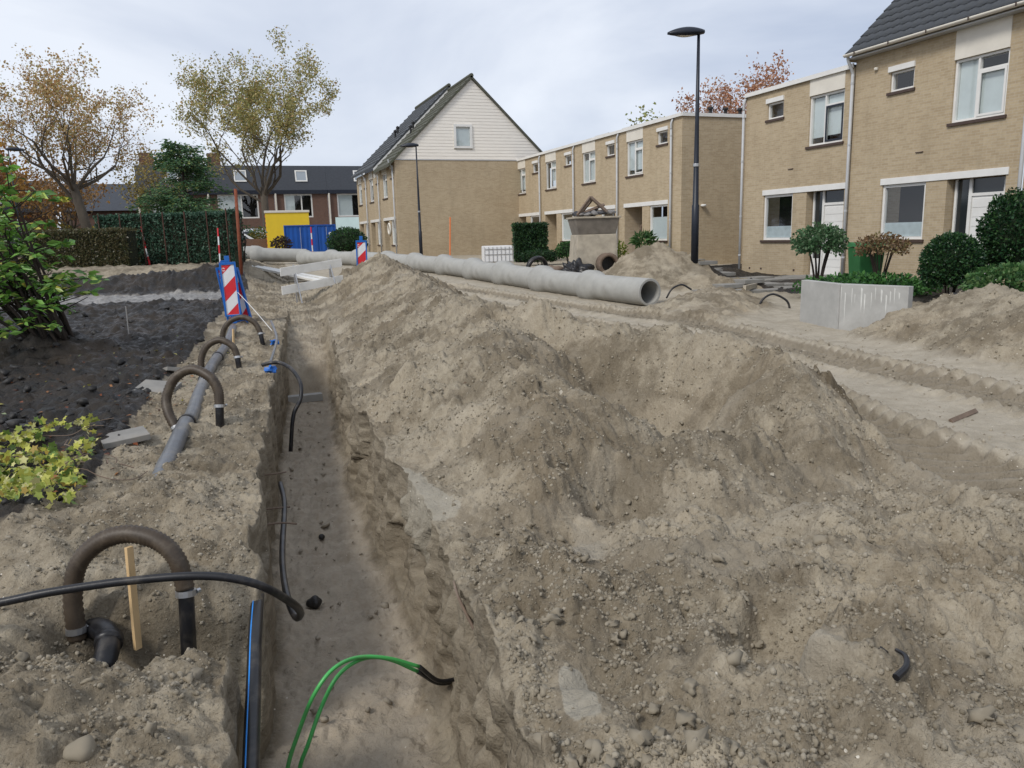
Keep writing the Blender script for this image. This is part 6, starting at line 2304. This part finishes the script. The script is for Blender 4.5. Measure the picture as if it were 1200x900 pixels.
# gardens on the street side of the houses
bush('clipped_tree', 13.85, 15.55, 1.12, 0.66, 0.62, 0.44, 2300, 0.085, [(0.06, 0.14, 0.055), (0.10, 0.19, 0.09), (0.04, 0.10, 0.04), (0.15, 0.22, 0.12)], 'small round crowned tree on a thin stem before the white door', 'tree', 1, stems=7, stem_r=0.035, inner=0.3, bottom=-0.6)
bush('withered_shrub', 13.6, 13.35, 1.02, 0.62, 0.5, 0.30, 1500, 0.06, [(0.20, 0.12, 0.06), (0.26, 0.17, 0.09), (0.13, 0.08, 0.045), (0.20, 0.17, 0.07)], 'withered brown flat topped shrub in front of the green bin', 'shrub', 2, stems=16, stem_r=0.022, inner=0.3, bottom=-0.5)
bush('clipped_shrub', 13.0, 11.05, 0.74, 0.54, 0.54, 0.58, 7500, 0.055, DARK, 'rounded dark evergreen shrub clipped low beside the taller one', 'shrub', 3, stems=5, inner=0.72, mat='leaf_gloss', lumps=0.08)
bush('evergreen_shrub', 14.15, 10.7, 1.18, 0.58, 0.60, 0.90, 8500, 0.062, DARK, 'tall dark evergreen shrub before the porch of the tiled roof house', 'shrub', 4, stems=6, inner=0.7, mat='leaf_gloss', lumps=0.2)
bush('low_shrub', 13.0, 9.75, 0.45, 1.1, 0.5, 0.32, 2600, 0.08, MID, 'low loose green plants filling the black planter', 'plant', 5, stems=4, inner=0.35)
bush('ground_cover', 12.95, 13.0, 0.22, 1.45, 0.7, 0.26, 3200, 0.085, [(0.05, 0.15, 0.035), (0.08, 0.21, 0.05), (0.03, 0.09, 0.03)], 'low bright green ground cover behind the concrete retaining wall', 'plant', 6, stems=3, inner=0.3, rz=R(-38))
bush('box_hedge', 14.3, 31.6, 0.75, 0.62, 0.5, 0.40, 1700, 0.08, MID[:3], 'rounded box bush beside the tall square hedge', 'shrub', 8, stems=3, inner=0.7, lumps=0.05)
bush('box_hedge', 12.9, 31.6, 0.55, 0.9, 0.45, 0.30, 1700, 0.08, DARK, 'low clipped box hedge at the foot of the tall hedge', 'hedge', 9, stems=3, inner=0.7, lumps=0.04)
bush('standard_tree', 14.2, 30.2, 1.30, 0.33, 0.33, 0.26, 600, 0.09, DARK, 'tiny ball shaped tree on a stick beside the box hedge', 'tree', 10, stems=4, stem_r=0.025, inner=0.4)
bush('porch_plant', 15.9, 27.8, 1.15, 0.45, 0.4, 0.30, 380, 0.22, MID, 'leafy plant under the window beside the lilac door', 'plant', 11, stems=7, inner=0.3, aspect=0.5)
bush('porch_plant', 16.1, 26.9, 0.6, 0.35, 0.3, 0.4, 500, 0.12, DARK, 'dark bushy plant at the downpipe of the end terrace house', 'plant', 12, stems=4, inner=0.3)
bush('yellow_weed', 12.4, 23.2, 0.75, 0.22, 0.2, 0.45, 260, 0.1, [(0.30, 0.36, 0.05), (0.2, 0.28, 0.04)], 'yellow green weed growing beside the concrete chamber', 'plant', 13, stems=4, inner=0.2)
bush('round_shrub', 6.9, 47.5, 1.35, 1.2, 1.1, 0.85, 2600, 0.12, DARK + MID[:1], 'round green shrub at the corner beyond the blue containers', 'shrub', 14, stems=3, inner=0.7, lumps=0.06)
bush('purple_shrub', 3.35, 51.0, 1.35, 0.6, 0.5, 0.42, 700, 0.13, [(0.06, 0.03, 0.04), (0.09, 0.05, 0.05), (0.05, 0.06, 0.03)], 'small purple brown bush between the cabin and the blue container', 'shrub', 15, stems=8, inner=0.3)
for i, (x, y, s) in enumerate(((-7.5, 60, 1.6), (-12.6, 70, 2.0), (3.0, 64.5, 1.3))):
    bush('shrub', x, y, 1.2 + 0.4 * s, s, s * 0.7, s * 0.7, 1500, 0.16, [(0.10, 0.12, 0.03), (0.16, 0.15, 0.04), (0.26, 0.19, 0.03)], ['yellowing shrub at the foot of the leaning autumn tree', 'wide yellow green shrub before the bare park trees', 'yellow shrub between the van and the large plane tree'][i], 'shrub', 16 + i, stems=5, inner=0.4)


# ------------------------------------------------------------------ screens and hedges at the back of the dug garden
M['dark_rust'] = plain('dark_rust', (0.085, 0.04, 0.028), 0.85, 0.35, 6, 0.2)


def box_hedge(name, a, c, depth, z0, h, n, leaf, palette, label, weights=None, posts=0, twig=0.0):
    t = thing(name, label, 'hedge', (a[0], a[1], z0))
    d = Vector((c[0] - a[0], c[1] - a[1], 0))
    L_ = d.length
    ex = np.array(d.normalized()[:])
    ey = np.array([-ex[1], ex[0], 0])
    rng = np.random.default_rng(len(label))
    u, v, w = rng.random(n), rng.random(n), rng.random(n)
    face = rng.random(n)
    v = np.where(face < 0.55, 0.06 * v, v)                      # most leaves on the front
    w = np.where((face > 0.55) & (face < 0.8), 1 - 0.05 * w, w)
    u = np.where(face > 0.9, np.where(u > 0.5, 1 - 0.03 * u, 0.03 * u), u)
    P = ex[None] * (u * L_)[:, None] + ey[None] * (v * depth)[:, None] + np.array([0, 0, 1.0])[None] * (w * h)[:, None]
    bulge = 0.07 * fbm2(u * L_, w * h, 1.6, 3, 5)
    P += -ey[None] * bulge[:, None] + rng.normal(size=P.shape) * 0.02
    leaf_cloud('foliage', P, leaf, palette, 'leaf', t, 4, 0.2, weights=weights)
    # woody body behind the leaves
    m = MB()
    for i in range(int(L_ / 0.22)):
        s = (i + rng.random()) * 0.22
        if s > L_:
            continue
        p = ex * s + ey * depth * (0.2 + 0.6 * rng.random())
        m.tube([(p[0], p[1], -0.1), (p[0] + rng.normal() * 0.08, p[1] + rng.normal() * 0.04, h * 0.5), (p[0] + rng.normal() * 0.12, p[1], h * 0.97)], [0.02, 0.016, 0.006], 4)
    m.build('stems', M['dark_bark'], t)
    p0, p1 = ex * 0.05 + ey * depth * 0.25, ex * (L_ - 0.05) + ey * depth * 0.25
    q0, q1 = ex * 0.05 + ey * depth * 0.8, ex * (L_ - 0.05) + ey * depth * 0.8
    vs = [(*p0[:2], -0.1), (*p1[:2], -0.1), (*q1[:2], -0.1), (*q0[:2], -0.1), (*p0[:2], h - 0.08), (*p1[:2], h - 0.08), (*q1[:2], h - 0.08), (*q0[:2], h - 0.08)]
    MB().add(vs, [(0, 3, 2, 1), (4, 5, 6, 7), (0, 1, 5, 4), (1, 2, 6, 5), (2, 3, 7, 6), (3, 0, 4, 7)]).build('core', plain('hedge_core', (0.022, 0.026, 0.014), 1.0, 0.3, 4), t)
    for i in range(posts):
        s = L_ * (0.04 + 0.92 * i / (posts - 1))
        p = ex * s - ey * 0.10
        MB().tube([(p[0], p[1], -0.2), (p[0], p[1], h + 0.06)], 0.022, 8).build('post', M['dark_rust'], t)
    return t


box_hedge('ivy_screen', (-4.35, 31.9), (0.45, 29.3), 0.35, 0.80, 1.78, 9500, 0.085, [(0.04, 0.10, 0.06), (0.065, 0.14, 0.085), (0.11, 0.19, 0.13), (0.025, 0.065, 0.04)], 'dark green ivy screen on rusty posts behind the sand bed', posts=7)
box_hedge('ivy_screen', (0.42, 29.15), (0.20, 25.0), 0.22, 0.62, 1.85, 4200, 0.085, [(0.022, 0.065, 0.036), (0.05, 0.11, 0.07), (0.016, 0.045, 0.028)], 'end of the ivy screen turning towards the rusty post', posts=2)
box_hedge('square_hedge', (12.75, 34.4), (14.25, 33.9), 1.3, 0.35, 1.65, 5200, 0.10, DARK, 'tall square cut hedge before the terrace by the gable wall')
box_hedge('brown_hedge', (-6.6, 31.4), (-3.15, 29.5), 0.8, 0.80, 1.28, 9000, 0.07, [(0.085, 0.075, 0.03), (0.12, 0.10, 0.045), (0.06, 0.07, 0.025), (0.30, 0.28, 0.22)], 'low clipped hedge with brown bald patches before the ivy screen', weights=[0.4, 0.27, 0.28, 0.05])


# ------------------------------------------------------------------ glossy rhododendron-like shrub leaning over the black soil
t = thing('glossy_shrub', 'glossy bright green shrub with many slanting dark stems in the black soil', 'shrub', (-2.5, 12.9, ground_z(-2.5, 12.9)))
rng = np.random.default_rng(77)
m = MB()
P, D = [], []
for i in range(30):
    a = rng.uniform(-0.06, 0.06)
    L_ = rng.uniform(1.2, 2.75)
    lean = rng.uniform(0.18, 0.85)
    side = rng.uniform(-0.65, 0.65)
    p0 = Vector((rng.uniform(-0.25, 0.3), rng.uniform(-0.25, 0.25), -0.1))
    p2 = p0 + Vector((-lean * L_ * 0.8, side * L_ * 0.5, L_ * (1.08 - 0.42 * lean)))
    p1 = p0 * 0.5 + p2 * 0.5 + Vector((rng.normal() * 0.06, rng.normal() * 0.06, 0.05 + 0.1 * rng.random()))
    pts = smooth_path([p0, p1, p2], 5)
    m.tube(pts, [0.026 - 0.0018 * k for k in range(len(pts))], 6)
    tips = [p2]
    for k in range(6):
        b0 = pts[rng.integers(3, len(pts))]
        e = b0 + Vector((rng.normal() * 0.34 + 0.1, rng.normal() * 0.34, rng.uniform(0.0, 0.35)))
        m.tube([b0, e], [0.009, 0.005], 4)
        tips.append(e)
    for q in tips:
        for w_ in range(1):
            qq = np.array(q[:]) + rng.normal(size=3) * 0.07
            n_ = int(rng.integers(7, 12))
            an = rng.random(n_) * 6.283
            P.append(np.repeat(qq[None], n_, 0) + rng.normal(size=(n_, 3)) * 0.015)
            D.append(np.stack([np.cos(an), np.sin(an), rng.uniform(-0.5, 0.35, n_)], 1))
m.build('stem', M['dark_bark'], t, smooth=True)
# skirt of lower leaves
for i in range(80):
    q = np.array([rng.uniform(-1.7, 0.25), rng.uniform(-0.7, 0.6), rng.uniform(0.1, 0.95)])
    n_ = int(rng.integers(4, 8))
    an = rng.random(n_) * 6.283
    P.append(np.repeat(q[None], n_, 0) + rng.normal(size=(n_, 3)) * 0.02)
    D.append(np.stack([np.cos(an), np.sin(an), rng.uniform(-0.6, 0.3, n_)], 1))
leaf_cloud('leaves', np.concatenate(P), 0.155, [(0.13, 0.29, 0.045), (0.21, 0.41, 0.08), (0.07, 0.17, 0.035), (0.38, 0.50, 0.11), (0.52, 0.47, 0.09)], 'leaf_gloss', t, 5, 1.0, dirs=np.concatenate(D), aspect=0.62, weights=[0.34, 0.30, 0.18, 0.15, 0.03])

# variegated ivy creeping over the black soil
rng = np.random.default_rng(81)
n = 3600
x = -1.0 - 2.0 * rng.random(n) ** 0.9
y = 4.9 + 2.6 * rng.random(n)
dens = fbm2(x, y, 1.1, 3, 121)
edge = -1.02 - 0.10 * (y - 5.5) + 0.25 * noise2(y * 1.4, y * 0 + 1, 122)
keep = (dens > -0.13) & (x < edge)
x, y = x[keep], y[keep]
hump = 0.05 + 0.11 * np.clip(dens[keep] + 0.3, 0, 1) * rng.random(len(x))
P = np.stack([x, y, H(x, y) + hump], 1)
IV = [(0.50, 0.50, 0.10), (0.36, 0.42, 0.09), (0.58, 0.55, 0.24), (0.14, 0.22, 0.05), (0.42, 0.30, 0.07)]
tag(leaf_cloud('ivy', P, 0.058, IV, 'leaf', None, 8, 0.9, shape='ivy', weights=[0.3, 0.28, 0.17, 0.17, 0.08]), 'variegated yellow green ivy creeping over the black soil', 'ivy', kind='stuff')
m = MB()
for i in range(26):
    a0 = Vector((rng.uniform(-2.2, -1.0), rng.uniform(5.0, 7.4), 0))
    pts = [a0]
    an = rng.random() * 6.283
    for k in range(5):
        an += rng.normal() * 0.5
        pts.append(pts[-1] + Vector((math.cos(an), math.sin(an), 0)) * 0.12)
    pts = [Vector((p.x, p.y, ground_z(p.x, p.y) + 0.035 + 0.02 * rng.random())) for p in pts]
    m.tube(smooth_path(pts, 3), 0.004, 4)
tag(m.build('ivy_runners', M['debris'], None), 'thin brown runners tangled under the variegated ivy', 'ivy', kind='stuff')
# fallen leaves and litter on soil and sand
n = 420
y = 5.2 + 9 * rng.random(n) ** 1.7
x = -0.75 - 2.4 * rng.random(n) - 0.12 * (7 - y)
P = np.stack([x, y, H(x, y) + 0.015], 1)
tag(leaf_cloud('leaf_litter', P, 0.05, [(0.22, 0.07, 0.03), (0.32, 0.14, 0.05), (0.40, 0.36, 0.10), (0.12, 0.06, 0.03), (0.3, 0.36, 0.2)], 'leaf', None, 9, 3.0, weights=[0.3, 0.2, 0.17, 0.25, 0.08]), 'fallen red brown leaves scattered on the black soil', 'leaves', kind='stuff')
n = 60
y = 2.2 + 9 * rng.random(n)
x = 1.2 + 3.2 * rng.random(n)
P = np.stack([x, y, H(x, y) + 0.012], 1)
tag(leaf_cloud('wood_chips', P, 0.035, [(0.45, 0.35, 0.22), (0.15, 0.1, 0.06), (0.5, 0.45, 0.36)], 'leaf', None, 10, 3.0), 'small pale chips scattered over the spoil heap', 'chips', kind='stuff')
